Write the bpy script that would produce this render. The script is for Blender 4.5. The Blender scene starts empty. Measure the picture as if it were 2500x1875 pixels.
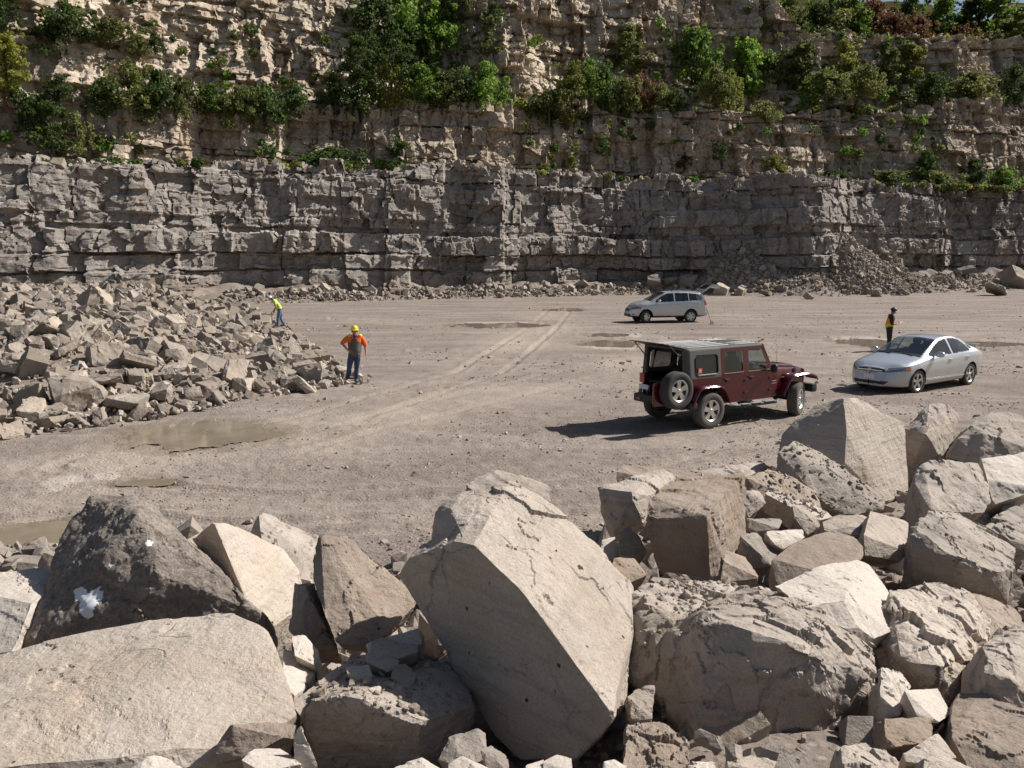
import bpy, bmesh, math, random
import numpy as np
from mathutils import Vector, Matrix

SC = bpy.context.scene
COL = SC.collection
R = math.radians
rng = np.random.default_rng(7)
random.seed(7)

# ------------------------------------------------------------------ camera
FPX, V0, EYE = 850.0, 257.5, 3.75           # focal length in px at 1024 wide, horizon row, eye height
PITCH = math.atan((384 - V0) / FPX)
cam = bpy.data.objects.new('camera', bpy.data.cameras.new('camera'))
COL.objects.link(cam)
cam.data.sensor_width = 36
cam.data.lens = FPX / 1024 * 36
cam.data.clip_start = 0.05
cam.data.clip_end = 6000
cam.location = (0, 0, EYE)
cam.rotation_euler = (math.pi / 2 - PITCH, 0, 0)
SC.camera = cam

# ------------------------------------------------------------------ sky and sun
SUN_AZ, SUN_EL = 20.0, 42.0                  # azimuth counter-clockwise from +X (right), beyond the scene
sun = bpy.data.objects.new('sun', bpy.data.lights.new('sun', 'SUN'))
COL.objects.link(sun)
sun.data.energy = 5.0
sun.data.angle = R(0.55)
sun.data.color = (1.0, 0.965, 0.905)
sd = Vector((math.cos(R(SUN_AZ)) * math.cos(R(SUN_EL)), math.sin(R(SUN_AZ)) * math.cos(R(SUN_EL)), math.sin(R(SUN_EL))))
sun.rotation_euler = sd.to_track_quat('Z', 'Y').to_euler()
sun.location = sd * 200

W = bpy.data.worlds.new('World')
SC.world = W
W.use_nodes = True
wn, wl = W.node_tree.nodes, W.node_tree.links
wn.clear()
wo = wn.new('ShaderNodeOutputWorld')
wb = wn.new('ShaderNodeBackground')
sky = wn.new('ShaderNodeTexSky')
sky.sky_type = 'NISHITA'
sky.sun_disc = False
sky.sun_elevation = R(SUN_EL)
sky.sun_rotation = R(90 - SUN_AZ)
sky.air_density = 1.0
sky.dust_density = 1.2
tcw = wn.new('ShaderNodeTexCoord')
cn = wn.new('ShaderNodeTexNoise')
cn.inputs['Scale'].default_value = 2.6
cn.inputs['Detail'].default_value = 6
cr = wn.new('ShaderNodeValToRGB')
cr.color_ramp.elements[0].position = 0.55
cr.color_ramp.elements[1].position = 0.75
mxw = wn.new('ShaderNodeMixRGB')
mxw.inputs['Color2'].default_value = (5.0, 5.1, 5.3, 1)
wl.new(tcw.outputs['Generated'], cn.inputs['Vector'])
wl.new(cn.outputs['Fac'], cr.inputs['Fac'])
wl.new(cr.outputs['Color'], mxw.inputs['Fac'])
wl.new(sky.outputs['Color'], mxw.inputs['Color1'])
wl.new(mxw.outputs['Color'], wb.inputs['Color'])
wb.inputs['Strength'].default_value = 0.05
wl.new(wb.outputs['Background'], wo.inputs['Surface'])

SC.view_settings.view_transform = 'Standard'
SC.view_settings.look = 'None'
SC.view_settings.gamma = 1.0
SC.view_settings.exposure = 0.42
SC.cycles.max_bounces = 6

# ------------------------------------------------------------------ helpers
K = 1024 / 2500.0                            # photograph pixel -> render pixel
KD = 1024 / 2212.0


def ray(u, v):
    x = (u - 512) / FPX
    y = (384 - v) / FPX
    return np.array([x, math.cos(PITCH) + y * math.sin(PITCH), -math.sin(PITCH) + y * math.cos(PITCH)])


def at(u, v, d):
    """world point seen at (u, v) lying d metres in front of the camera (world y = d)"""
    r = ray(u, v)
    return np.array([0, 0, EYE]) + r * (d / r[1])


def on_floor(u, v):
    r = ray(u, v)
    return np.array([0, 0, EYE]) + r * (EYE / -r[2])


def tag(o, label=None, cat=None, group=None, kind=None):
    if label: o['label'] = label
    if cat: o['category'] = cat
    if group: o['group'] = group
    if kind: o['kind'] = kind
    return o


def empty(name, loc=(0, 0, 0), rz=0.0):
    o = bpy.data.objects.new(name, None)
    o.empty_display_size = 0.3
    COL.objects.link(o)
    o.location = loc
    o.rotation_euler = (0, 0, rz)
    return o


def raw_mesh(name, V, F, smooth=True):
    V = np.asarray(V, dtype=np.float32)
    me = bpy.data.meshes.new(name)
    if isinstance(F, np.ndarray):
        k = F.shape[1]
        n = len(F)
        me.vertices.add(len(V))
        me.vertices.foreach_set('co', V.ravel())
        me.loops.add(n * k)
        me.loops.foreach_set('vertex_index', F.astype(np.int32).ravel())
        me.polygons.add(n)
        me.polygons.foreach_set('loop_start', np.arange(0, n * k, k, dtype=np.int32))
        me.polygons.foreach_set('loop_total', np.full(n, k, dtype=np.int32))
        me.update(calc_edges=True)
        me.validate()
    else:
        me.from_pydata([tuple(map(float, p)) for p in V], [], [tuple(map(int, f)) for f in F])
        me.update()
    me.polygons.foreach_set('use_smooth', np.full(len(me.polygons), smooth, dtype=bool))
    return me


def link(name, me, mat=None, parent=None, loc=None, rot=None, scale=None):
    o = bpy.data.objects.new(name, me)
    COL.objects.link(o)
    if mat is not None:
        for m in (mat if isinstance(mat, (list, tuple)) else [mat]):
            me.materials.append(m)
    if parent is not None: o.parent = parent
    if loc is not None: o.location = loc
    if rot is not None: o.rotation_euler = rot
    if scale is not None: o.scale = scale
    return o


def mesh_obj(name, V, F, mat=None, parent=None, smooth=True, loc=None, rot=None):
    return link(name, raw_mesh(name, V, F, smooth), mat, parent, loc, rot)


def grid_faces(nr, nc, wrap=False):
    i = np.arange(nr - 1)[:, None]
    j = np.arange(nc if wrap else nc - 1)[None, :]
    a = i * nc + j
    b = i * nc + (j + 1) % nc
    return np.stack([a, b, b + nc, a + nc], -1).reshape(-1, 4)


# ---- vectorised noise
def h3(i, j, k=0):
    i = np.asarray(i).astype(np.int64); j = np.asarray(j).astype(np.int64); k = np.asarray(k).astype(np.int64)
    n = (i * 374761393 + j * 668265263 + k * 2147483647 * 0 + k * 1274126177) & 0xFFFFFFFF
    n = ((n ^ (n >> 13)) * 1274126177) & 0xFFFFFFFF
    n = ((n ^ (n >> 16)) * 2246822519) & 0xFFFFFFFF
    return ((n ^ (n >> 15)) & 0xFFFFFF) / float(0xFFFFFF)


def vnoise(x, y, z):
    xi, yi, zi = np.floor(x), np.floor(y), np.floor(z)
    fx, fy, fz = x - xi, y - yi, z - zi
    fx, fy, fz = [t * t * t * (t * (t * 6 - 15) + 10) for t in (fx, fy, fz)]
    def L(a, b, t): return a + (b - a) * t
    c = [[[h3(xi + a, yi + b, zi + g) for g in (0, 1)] for b in (0, 1)] for a in (0, 1)]
    v = L(L(L(c[0][0][0], c[1][0][0], fx), L(c[0][1][0], c[1][1][0], fx), fy),
          L(L(c[0][0][1], c[1][0][1], fx), L(c[0][1][1], c[1][1][1], fx), fy), fz)
    return v * 2 - 1


def fbm(x, y, z=0.0, oct=4, gain=0.5):
    x = np.asarray(x, float); y = np.asarray(y, float)
    z = np.asarray(z, float) + np.zeros_like(x)
    a, s, tot = 1.0, 0.0, 0.0
    for o in range(oct):
        s = s + a * vnoise(x + 17.3 * o, y - 9.1 * o, z + 5.7 * o)
        tot += a
        a *= gain
        x, y, z = x * 2.03, y * 2.03, z * 2.03
    return s / tot


def cellfacet(p, seed, tilt):
    """broken facets: every Voronoi cell gets its own small tilt and offset"""
    ip = np.floor(p)
    best = np.full(len(p), 1e9); val = np.zeros(len(p))
    for a in (-1, 0, 1):
        for b in (-1, 0, 1):
            for c in (-1, 0, 1):
                q = ip + (a, b, c)
                i, j, k = q[:, 0], q[:, 1], q[:, 2]
                off = np.stack([h3(i, j, k * 3 + seed), h3(j, k, i * 3 + seed + 1), h3(k, i, j * 3 + seed + 2)], -1)
                d = p - q - off
                dist = (d * d).sum(1)
                g = np.stack([h3(i, k, j * 5 + seed), h3(j, i, k * 5 + seed), h3(k, j, i * 5 + seed)], -1) - .5
                v = (d * g).sum(1) * tilt * 2 + (h3(i + 7, j, k + seed) - .5)
                w = dist < best
                best = np.where(w, dist, best); val = np.where(w, v, val)
    return val


def sstep(a, b, x):
    t = np.clip((np.asarray(x, float) - a) / (b - a), 0, 1)
    return t * t * (3 - 2 * t)


# ------------------------------------------------------------------ materials
def mat_new(name):
    m = bpy.data.materials.new(name)
    m.use_nodes = True
    nt = m.node_tree
    b = nt.nodes['Principled BSDF']
    return m, nt, b


def simple(name, col, rough=0.5, metal=0.0, spec=None, coat=0.0):
    m, nt, b = mat_new(name)
    b.inputs['Base Color'].default_value = (*col, 1)
    b.inputs['Roughness'].default_value = rough
    b.inputs['Metallic'].default_value = metal
    if spec is not None: b.inputs['Specular IOR Level'].default_value = spec
    if coat:
        b.inputs['Coat Weight'].default_value = coat
        b.inputs['Coat Roughness'].default_value = 0.04
    return m


class NT:
    """tiny helper for building node trees"""
    def __init__(s, nt): s.nt = nt
    def n(s, t, **kw):
        nd = s.nt.nodes.new(t)
        for k, v in kw.items():
            if k.startswith('_'): setattr(nd, k[1:], v)
            else: nd.inputs[k].default_value = v
        return nd
    def l(s, a, b): s.nt.links.new(a, b)
    def noise(s, vec, scale, detail=6, rough=0.6, dist=0.0):
        nd = s.n('ShaderNodeTexNoise', Scale=scale, Detail=detail, Roughness=rough, Distortion=dist)
        s.l(vec, nd.inputs['Vector'])
        return nd.outputs['Fac']
    def ramp(s, fac, stops):
        nd = s.nt.nodes.new('ShaderNodeValToRGB')
        e = nd.color_ramp.elements
        while len(e) < len(stops): e.new(0.5)
        for i, (p, c) in enumerate(stops):
            e[i].position = p
            e[i].color = (c, c, c, 1) if isinstance(c, (int, float)) else (*c, 1)
        s.l(fac, nd.inputs['Fac'])
        return nd.outputs['Color']
    def mix(s, fac, a, b, mode='MIX'):
        nd = s.nt.nodes.new('ShaderNodeMixRGB')
        nd.blend_type = mode
        for sock, v in (('Fac', fac), ('Color1', a), ('Color2', b)):
            if hasattr(v, 'is_linked') or hasattr(v, 'links'): s.l(v, nd.inputs[sock])
            elif isinstance(v, (int, float)): nd.inputs[sock].default_value = v if sock == 'Fac' else (v, v, v, 1)
            else: nd.inputs[sock].default_value = (*v, 1)
        return nd.outputs['Color']
    def math(s, op, a, b=None):
        nd = s.nt.nodes.new('ShaderNodeMath')
        nd.operation = op
        for i, v in enumerate((a, b)):
            if v is None: continue
            if isinstance(v, (int, float)): nd.inputs[i].default_value = v
            else: s.l(v, nd.inputs[i])
        return nd.outputs[0]
    def mapping(s, vec, scale=(1, 1, 1), rot=(0, 0, 0), loc=(0, 0, 0)):
        nd = s.nt.nodes.new('ShaderNodeMapping')
        nd.inputs['Scale'].default_value = scale
        nd.inputs['Rotation'].default_value = rot
        nd.inputs['Location'].default_value = loc
        s.l(vec, nd.inputs['Vector'])
        return nd.outputs['Vector']
    def bump(s, height, strength, dist, prev=None):
        nd = s.n('ShaderNodeBump', Strength=strength, Distance=dist)
        s.l(height, nd.inputs['Height'])
        if prev is not None: s.l(prev, nd.inputs['Normal'])
        return nd.outputs['Normal']


def rock_mat(name, light, dark, stain, stain_amt=0.35, scale=1.0, bump=1.0, bands=0.4, pits=0.3, spread=0.25, blotch=0.0, heap=False):
    m, nt, b = mat_new(name)
    h = NT(nt)
    tc = h.n('ShaderNodeTexCoord')
    oi = h.n('ShaderNodeObjectInfo')
    off = h.n('ShaderNodeVectorMath', _operation='SCALE')
    cmb = h.n('ShaderNodeCombineXYZ')
    r1 = h.math('MULTIPLY', oi.outputs['Random'], 37.0)
    h.l(r1, cmb.inputs[0]); h.l(r1, cmb.inputs[1]); h.l(oi.outputs['Random'], cmb.inputs[2])
    add = h.n('ShaderNodeVectorMath', _operation='ADD')
    h.l(tc.outputs['Object'], add.inputs[0]); h.l(cmb.outputs[0], add.inputs[1])
    v = add.outputs[0]
    n1 = h.noise(v, 1.7 * scale, 9, 0.62, 0.3)
    n2 = h.noise(v, 11 * scale, 8, 0.7)
    n3 = h.noise(v, 70 * scale, 4, 0.7)
    vb = h.mapping(v, (0.7, 0.7, 9.0), (0.12, 0.2, 0))
    nb = h.noise(vb, 1.6 * scale, 7, 0.6, 0.4)
    vor = h.n('ShaderNodeTexVoronoi', Scale=9.0 * scale)
    h.l(v, vor.inputs['Vector'])
    c = h.mix(h.ramp(n1, [(0.33, 0.0), (0.66, 1.0)]), dark, light)
    c = h.mix(h.math('MULTIPLY', h.ramp(n2, [(0.42, 0.0), (0.72, 1.0)]), 0.45), c, dark)
    c = h.mix(h.math('MULTIPLY', h.ramp(nb, [(0.5, 0.0), (0.68, 1.0)]), bands), c, tuple(x * 0.72 for x in dark))
    ns = h.noise(v, 0.9 * scale, 5, 0.55, 0.6)
    c = h.mix(h.math('MULTIPLY', h.ramp(ns, [(0.52, 0.0), (0.7, 1.0)]), stain_amt), c, stain)
    pit = h.math('MULTIPLY', h.ramp(vor.outputs['Distance'], [(0.07, 1.0), (0.12, 0.0)]), h.ramp(vor.outputs['Color'], [(0.62, 0.0), (0.66, 1.0)]))
    c = h.mix(h.math('MULTIPLY', pit, min(1, pits * 1.8)), c, (0.07, 0.055, 0.042))
    # hairline cracks
    wv = h.n('ShaderNodeMixRGB', Fac=.12); h.l(v, wv.inputs['Color1'])
    nwc = h.n('ShaderNodeTexNoise', Scale=4.0 * scale, Detail=5); h.l(v, nwc.inputs['Vector']); h.l(nwc.outputs['Color'], wv.inputs['Color2'])
    vc = h.n('ShaderNodeTexVoronoi', Scale=1.7 * scale, _feature='DISTANCE_TO_EDGE'); h.l(wv.outputs['Color'], vc.inputs['Vector'])
    crk = h.math('MULTIPLY', h.ramp(vc.outputs['Distance'], [(0.002, 1.0), (0.008, 0.0)]), h.ramp(ns0 := h.noise(v, 1.3 * scale, 3, .5), [(0.60, 0.0), (0.66, 1.0)]))
    c = h.mix(h.math('MULTIPLY', crk, .3), c, (0.10, 0.08, 0.062))
    if blotch:
        nbk = h.noise(v, 17 * scale, 8, 0.75, 0.2)
        c = h.mix(h.math('MULTIPLY', h.ramp(nbk, [(0.46, 0.0), (0.56, 1.0)]), blotch), c, tuple(x * 0.5 for x in dark))
    g = h.ramp(n3, [(0.25, 0.78), (0.75, 1.2)])
    c = h.mix(1.0, c, g, 'MULTIPLY')
    rv = h.math('ADD', h.math('MULTIPLY', oi.outputs['Random'], spread), 1.0 - spread * 0.5)
    if heap:            # every stone of a heap has a tone of its own
        isl = h.n('ShaderNodeNewGeometry').outputs['Random Per Island']
        c = h.mix(h.math('MULTIPLY', h.ramp(isl, [(.45, 0.0), (.9, 1.0)]), .38), c, stain)
        rv = h.math('MULTIPLY', rv, h.math('ADD', h.math('MULTIPLY', h.math('FRACT', h.math('MULTIPLY', isl, 7.31)), .55), .70))
    c = h.mix(1.0, c, rv, 'MULTIPLY')
    h.l(c, b.inputs['Base Color'])
    b.inputs['Roughness'].default_value = 0.9
    b.inputs['Specular IOR Level'].default_value = 0.25
    nrm = h.bump(n1, 0.5 * bump, 0.10 / scale)
    nrm = h.bump(h.math('SUBTRACT', 1.0, h.math('MAXIMUM', crk, pit)), 0.6, 0.02 / scale, nrm)
    nrm = h.bump(nb, 0.45 * bump * (0.4 + bands), 0.035 / scale, nrm)
    nrm = h.bump(n2, 0.7 * bump, 0.02 / scale, nrm)
    nrm = h.bump(n3, 0.5 * bump, 0.004 / scale, nrm)
    h.l(nrm, b.inputs['Normal'])
    return m


M = {}
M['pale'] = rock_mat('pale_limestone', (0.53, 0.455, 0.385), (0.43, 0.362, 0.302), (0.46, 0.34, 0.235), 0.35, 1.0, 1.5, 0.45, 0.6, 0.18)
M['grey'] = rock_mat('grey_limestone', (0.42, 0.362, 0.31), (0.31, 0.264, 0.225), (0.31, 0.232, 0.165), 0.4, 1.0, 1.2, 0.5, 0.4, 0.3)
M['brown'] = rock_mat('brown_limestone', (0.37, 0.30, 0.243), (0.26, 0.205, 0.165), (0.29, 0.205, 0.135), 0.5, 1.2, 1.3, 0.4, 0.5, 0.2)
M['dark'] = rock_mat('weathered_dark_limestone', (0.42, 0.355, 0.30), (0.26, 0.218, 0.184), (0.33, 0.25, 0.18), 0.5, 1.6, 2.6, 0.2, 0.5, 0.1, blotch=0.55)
M['white'] = rock_mat('white_limestone', (0.57, 0.505, 0.44), (0.47, 0.41, 0.355), (0.46, 0.37, 0.28), 0.25, 1.0, 0.9, 0.3, 0.3, 0.12)
M['rubble'] = rock_mat('rubble_limestone', (0.41, 0.352, 0.30), (0.28, 0.236, 0.197), (0.34, 0.26, 0.18), 0.4, 1.0, 1.0, 0.4, 0.2, 0.35, heap=True)
# ------------------------------------------------------------------ land: quarry floor with the boulder bank and the rubble mound
def bank_foot(x):
    return 10.2 + 5.6 * sstep(0.5, 6.5, x) + 0.5 * np.sin(np.asarray(x) * 0.9)


def bank(x, y):
    f = bank_foot(x)
    t = np.clip((f - y) / (f - 2.4), 0, 1)
    return 1.7 * t ** 0.9 * sstep(0, 0.10, t)


MOUND_EDGE = [(-5.2, 24.6), (-5.2, 27.0), (-7.2, 31.0), (-8.4, 33.7), (-12.9, 46.0), (-19.5, 62.0), (-26, 76.0)]   # right flank of the rubble mound


def mound_dist(x, y):
    """metres inside the mound's outline (negative outside)"""
    x = np.asarray(x, float); y = np.asarray(y, float)
    yy = np.array([p[1] for p in MOUND_EDGE]); xx = np.array([p[0] for p in MOUND_EDGE])
    ex = np.interp(y, yy, xx)
    dr = (ex - x) * 0.8
    # front line from (-4.4,25.2) to (-16,16.6)
    fy = np.interp(x, [-30, -16, -13, -10.65, -10.2, -8.65, -8.06, -6.9, -5.2, -4, 0], [12.5, 15.6, 16.7, 17.7, 18.6, 19.7, 20.9, 23.3, 24.8, 27, 31])
    df = (y - fy) * 0.8
    return np.minimum(dr, df)


def mound(x, y):
    d = mound_dist(x, y) + 0.5 * fbm(np.asarray(x) * 0.3, np.asarray(y) * 0.3, 3.0, 3)
    return 1.45 * sstep(-0.3, 8.0, d) * (1 + 0.22 * fbm(np.asarray(x) * 0.18, np.asarray(y) * 0.18, 9.0, 3)) * sstep(0.0, 0.2, d + 0.25)


TRACKS = []      # wheel tracks over the floor: polylines of photographed points (1024 px wide frame) laid on the floor
for pts in ([(0, 505), (120, 497), (260, 508), (420, 500), (560, 492), (700, 470), (800, 440)],
            [(0, 480), (150, 462), (280, 446), (360, 424), (470, 400), (560, 378), (640, 362)],
            [(60, 530), (250, 520), (430, 512), (560, 503), (690, 487), (800, 462)],
            [(330, 394), (470, 382), (600, 384), (760, 372), (1000, 352)],
            [(430, 350), (560, 360), (700, 357), (830, 352), (1020, 340)],
            [(340, 318), (500, 326), (640, 338), (800, 342), (1020, 334)],
            [(100, 462), (250, 436), (330, 418), (480, 372), (540, 330), (560, 310)]):
    TRACKS.append(np.array([on_floor(u, v)[:2] for u, v in pts]))


def track_dist(x, y, T):
    best = np.full(x.shape, 1e9)
    for a, b in zip(T[:-1], T[1:]):
        d = b - a
        t = np.clip(((x - a[0]) * d[0] + (y - a[1]) * d[1]) / (d @ d), 0, 1)
        best = np.minimum(best, np.hypot(x - a[0] - t * d[0], y - a[1] - t * d[1]))
    return best


PUDDLES = [  # u, v centre, half width px, half height px  (1024 frame)
    (198, 434, 66, 11, 11), (20, 545, 56, 19, 12), (150, 482, 26, 3.5, 13), (612, 343.5, 27, 3.0, 14), (566, 309.5, 22, 1.4, 17),
    (610, 335, 20, 1.6, 15), (868, 342, 26, 3.2, 16), (500, 325, 40, 2.2, 18), (975, 343.5, 40, 2.0, 19)]
PUD = []
for u, v, hw, hh, sd_ in PUDDLES:
    c = on_floor(u, v)
    ax = hw / FPX * c[1]
    ay = (on_floor(u, v - hh)[1] - on_floor(u, v + hh)[1]) / 2
    PUD.append((c[0], c[1], ax, ay, sd_))


def pud_q(x, y, cx, cy, ax, ay, s):
    dx, dy = (x - cx) / ax, (y - cy) / ay
    rr = np.hypot(dx, dy)
    q = 1 - rr + 0.55 * fbm(x * 0.9, y * 0.9, s, 4) + 0.34 * fbm(x * 2.6, y * 1.5, s + 3, 4, .65)
    return np.where(rr > 1.6, -1.0, q)


def pud_field(x, y):
    f = np.full(np.shape(x), -1.0)
    for cx, cy, ax, ay, s in PUD:
        q = pud_q(x, y, cx, cy, ax, ay, s)
        f = np.maximum(f, q)
    return f


def floor_micro(x, y):
    f1, f2 = sstep(75, 30, y), sstep(32, 14, y)
    h = 0.035 * fbm(x * 0.35, y * 0.35, 1.0, 3) + 0.034 * f1 * fbm(x * 1.3, y * 1.5, 2.0, 3) + 0.026 * f2 * fbm(x * 5, y * 5, 4.0, 3)
    a = R(13)
    xr, yr = x * math.cos(a) + y * math.sin(a), -x * math.sin(a) + y * math.cos(a)
    return h + 0.020 * sstep(50, 20, y) * fbm(xr * 0.25, yr * 2.2, 6.0, 3)


# ground grid: rows evenly spaced in the distance's reciprocal, so that near ground is finer than far ground
vv = np.concatenate([np.arange(900, 262, -1.15), [261.5, 260.8, 260, 259.4, 258.9, 258.4]])
yy = np.concatenate([[-14, -8, -4, -2, 0, 1.5, 2.8, 3.8], EYE * FPX / (vv - V0)])
yy = yy[np.concatenate([[True], np.diff(np.maximum.accumulate(yy)) > 0])]
tt = np.linspace(-1.15, 1.15, 1150)
Yg, Tg = np.meshgrid(yy, tt, indexing='ij')
Xg = Tg * np.maximum(Yg, 9.0 + 0 * Yg)
tr = np.zeros_like(Xg); groove = np.zeros_like(Xg)
for i, T in enumerate(TRACKS):
    D = track_dist(Xg, Yg, T)
    w = 0.55 + 0.45 * fbm(Xg * 0.35, Yg * 0.35, 20.0 + i, 3)
    wob = 0.06 * fbm(Xg * 1.1, Yg * 1.1, 30.0 + i, 2)
    e = np.exp(-((np.abs(D + wob) - 0.78) / 0.15) ** 2)
    ridge = np.exp(-((np.abs(D + wob) - 1.0) / 0.07) ** 2) + np.exp(-((np.abs(D + wob) - 0.56) / 0.07) ** 2)
    w = np.clip(w, 0, 1)
    groove += w * (-0.065 * e + 0.05 * ridge)
    for k_, o_ in enumerate((-.55, .62, 1.25)):
        e2 = np.exp(-((np.abs(D + o_ + wob * 2) - 0.78) / 0.13) ** 2) * np.clip(w + .15 * (k_ - 1), 0, 1) * .6
        groove += -0.02 * e2
        e = np.maximum(e, e2)
    broad = np.exp(-(D / 2.0) ** 2) * np.clip(.5 + .9 * fbm(Xg * .22, Yg * .22, 60. + i, 3), 0, 1) * (1.0 if i in (1, 6) else .55)
    tr = np.maximum(tr, np.maximum(w * e * .8, broad))
pf = pud_field(Xg, Yg)
near = sstep(200, 60, Yg)
Zg = (floor_micro(Xg, Yg) * near + groove * near) * (1 - sstep(-0.45, 0.1, pf)) - 0.03 * sstep(-0.3, 0.15, pf)
bk = bank(Xg, Yg)
md = mound(Xg, Yg)
Zg = Zg - .2 * sstep(.15, .7, bk) + bk * (1 + 0.25 * fbm(Xg * 0.9, Yg * 0.9, 8.0, 3)) + md
gm = raw_mesh('quarry_floor', np.stack([Xg, Yg, Zg], -1).reshape(-1, 3), grid_faces(*Xg.shape))
at_ = gm.attributes.new('track', 'FLOAT', 'POINT')
at_.data.foreach_set('value', tr.astype(np.float32).ravel())
at2 = gm.attributes.new('damp', 'FLOAT', 'POINT')
at2.data.foreach_set('value', sstep(-1.0, 0.05, pf).astype(np.float32).ravel())
pale = np.zeros_like(Xg)
for u, v, hw, hh in ((70, 482, 27, 6.5), (105, 476, 14, 3), (868, 341, 32, 4.5), (625, 335, 22, 2.0), (500, 323, 42, 1.6), (610, 346, 28, 4.5)):
    c = on_floor(u, v); ax = hw / FPX * c[1]; ay = (on_floor(u, v - hh)[1] - on_floor(u, v + hh)[1]) / 2
    q = 1 - np.hypot((Xg - c[0]) / ax, (Yg - c[1]) / ay) + 0.55 * fbm(Xg * 2.2, Yg * 1.5, 40.0, 4)
    pale = np.maximum(pale, sstep(0.0, 0.25, q))
at3 = gm.attributes.new('dried', 'FLOAT', 'POINT')
at3.data.foreach_set('value', pale.astype(np.float32).ravel())

m, nt, b = mat_new('crushed_stone_floor')
h = NT(nt)
tc = h.n('ShaderNodeTexCoord'); v = tc.outputs['Object']
n1 = h.noise(v, 0.16, 6, 0.55)
n2 = h.noise(v, 1.6, 8, 0.65, 0.3)
n3 = h.noise(v, 22, 6, 0.75)
vs = h.mapping(v, (0.16, 0.75, 1), (0, 0, R(-13)))
ns = h.noise(vs, 1.0, 6, 0.58, 0.8)
c = h.mix(h.ramp(n1, [(0.35, 0.0), (0.65, 1.0)]), (0.222, 0.180, 0.152), (0.282, 0.229, 0.193))
c = h.mix(h.math('MULTIPLY', h.ramp(n2, [(0.42, 0.0), (0.62, 1.0)]), 0.65), c, (0.180, 0.148, 0.128))
c = h.mix(h.math('MULTIPLY', h.ramp(ns, [(0.47, 0.0), (0.66, 1.0)]), 0.5), c, (0.37, 0.315, 0.272))
c = h.mix(h.math('MULTIPLY', h.ramp(ns, [(0.30, 1.0), (0.45, 0.0)]), 0.5), c, (0.170, 0.140, 0.120))
aT = h.n('ShaderNodeAttribute', _attribute_name='track')
c = h.mix(h.math('MULTIPLY', aT.outputs['Fac'], 0.85), c, (0.40, 0.335, 0.28))
aD = h.n('ShaderNodeAttribute', _attribute_name='damp')
c = h.mix(h.math('MULTIPLY', aD.outputs['Fac'], 0.75), c, (0.20, 0.16, 0.118))
aP = h.n('ShaderNodeAttribute', _attribute_name='dried')
c = h.mix(h.math('MULTIPLY', aP.outputs['Fac'], 0.55), c, (0.50, 0.44, 0.385))
vor = h.n('ShaderNodeTexVoronoi', Scale=9.0); h.l(v, vor.inputs['Vector'])
sp = h.mix(1.0, h.ramp(vor.outputs['Distance'], [(0.12, 1.0), (0.2, 0.0)]), h.ramp(vor.outputs['Color'], [(0.55, 0.0), (0.6, 1.0)]), 'MULTIPLY')
c = h.mix(h.math('MULTIPLY', sp, 0.55), c, (0.5, 0.45, 0.39))
g = h.ramp(n3, [(0.30, 0.70), (0.70, 1.27)])
c = h.mix(1.0, c, g, 'MULTIPLY')
h.l(c, b.inputs['Base Color'])
b.inputs['Roughness'].default_value = 0.95
b.inputs['Specular IOR Level'].default_value = 0.15
nr = h.bump(n2, 0.5, 0.06); nr = h.bump(n3, 0.9, 0.025, nr)
vor2 = h.n('ShaderNodeTexVoronoi', Scale=14.0); h.l(v, vor2.inputs['Vector'])
nr = h.bump(h.ramp(vor2.outputs['Distance'], [(0.1, 1.0), (0.4, 0.0)]), 0.4, 0.03, nr)
h.l(nr, b.inputs['Normal'])
M['floor'] = m
floor = link('quarry_floor', gm, m)
tag(floor, kind='structure')
zkeys = None


def ground_z(x, y):
    x = np.asarray(x, float); y = np.asarray(y, float)
    bk = bank(x, y)
    return -.2 * sstep(.15, .7, bk) + bk * (1 + 0.25 * fbm(x * 0.9, y * 0.9, 8.0, 3)) + mound(x, y)


# muddy puddles
m, nt, b = mat_new('muddy_water')
h = NT(nt)
tc = h.n('ShaderNodeTexCoord')
nn = h.noise(tc.outputs['Object'], 1.2, 5, 0.6)
h.l(h.ramp(nn, [(0.35, (0.215, 0.172, 0.125)), (0.7, (0.29, 0.238, 0.178))]), b.inputs['Base Color'])
b.inputs['Roughness'].default_value = 0.05
b.inputs['Specular IOR Level'].default_value = 0.5
nb_ = h.noise(tc.outputs['Object'], 5.0, 3, 0.5)
h.l(h.bump(nb_, 0.06, 0.01), b.inputs['Normal'])
M['mud'] = m
for cx, cy, ax, ay, s in PUD:
    nx_, ny_ = 190, 70
    X, Y = np.meshgrid(cx + ax * np.linspace(-1.7, 1.7, nx_), cy + ay * np.linspace(-1.7, 1.7, ny_), indexing='ij')
    q = pud_q(X, Y, cx, cy, ax, ay, s)
    F = grid_faces(nx_, ny_)
    F = F[q.ravel()[F].min(1) > -.22]
    u_, inv = np.unique(F, return_inverse=True)
    V = np.stack([X, Y, np.full_like(X, -.012)], -1).reshape(-1, 3)[u_]
    o = mesh_obj('puddle', V, inv.reshape(-1, 4), M['mud'])
    tag(o, kind='structure')
# ------------------------------------------------------------------ the quarry walls: three benches of bedded limestone
WX = np.array([-95, -60, -42, -24, -8, 6, 22, 34, 46, 62, 90, 130])
WY = np.array([22, 44, 57, 71, 80.5, 87, 92, 94.5, 98.5, 104, 111, 122])


def wall_y(x):
    x = np.asarray(x, float)
    s = 4.0
    return (np.interp(x - s, WX, WY) + np.interp(x, WX, WY) + np.interp(x + s, WX, WY)) / 3


SET1, SET2 = 7.5, 14.5        # how far the second and third benches stand behind the first


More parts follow.
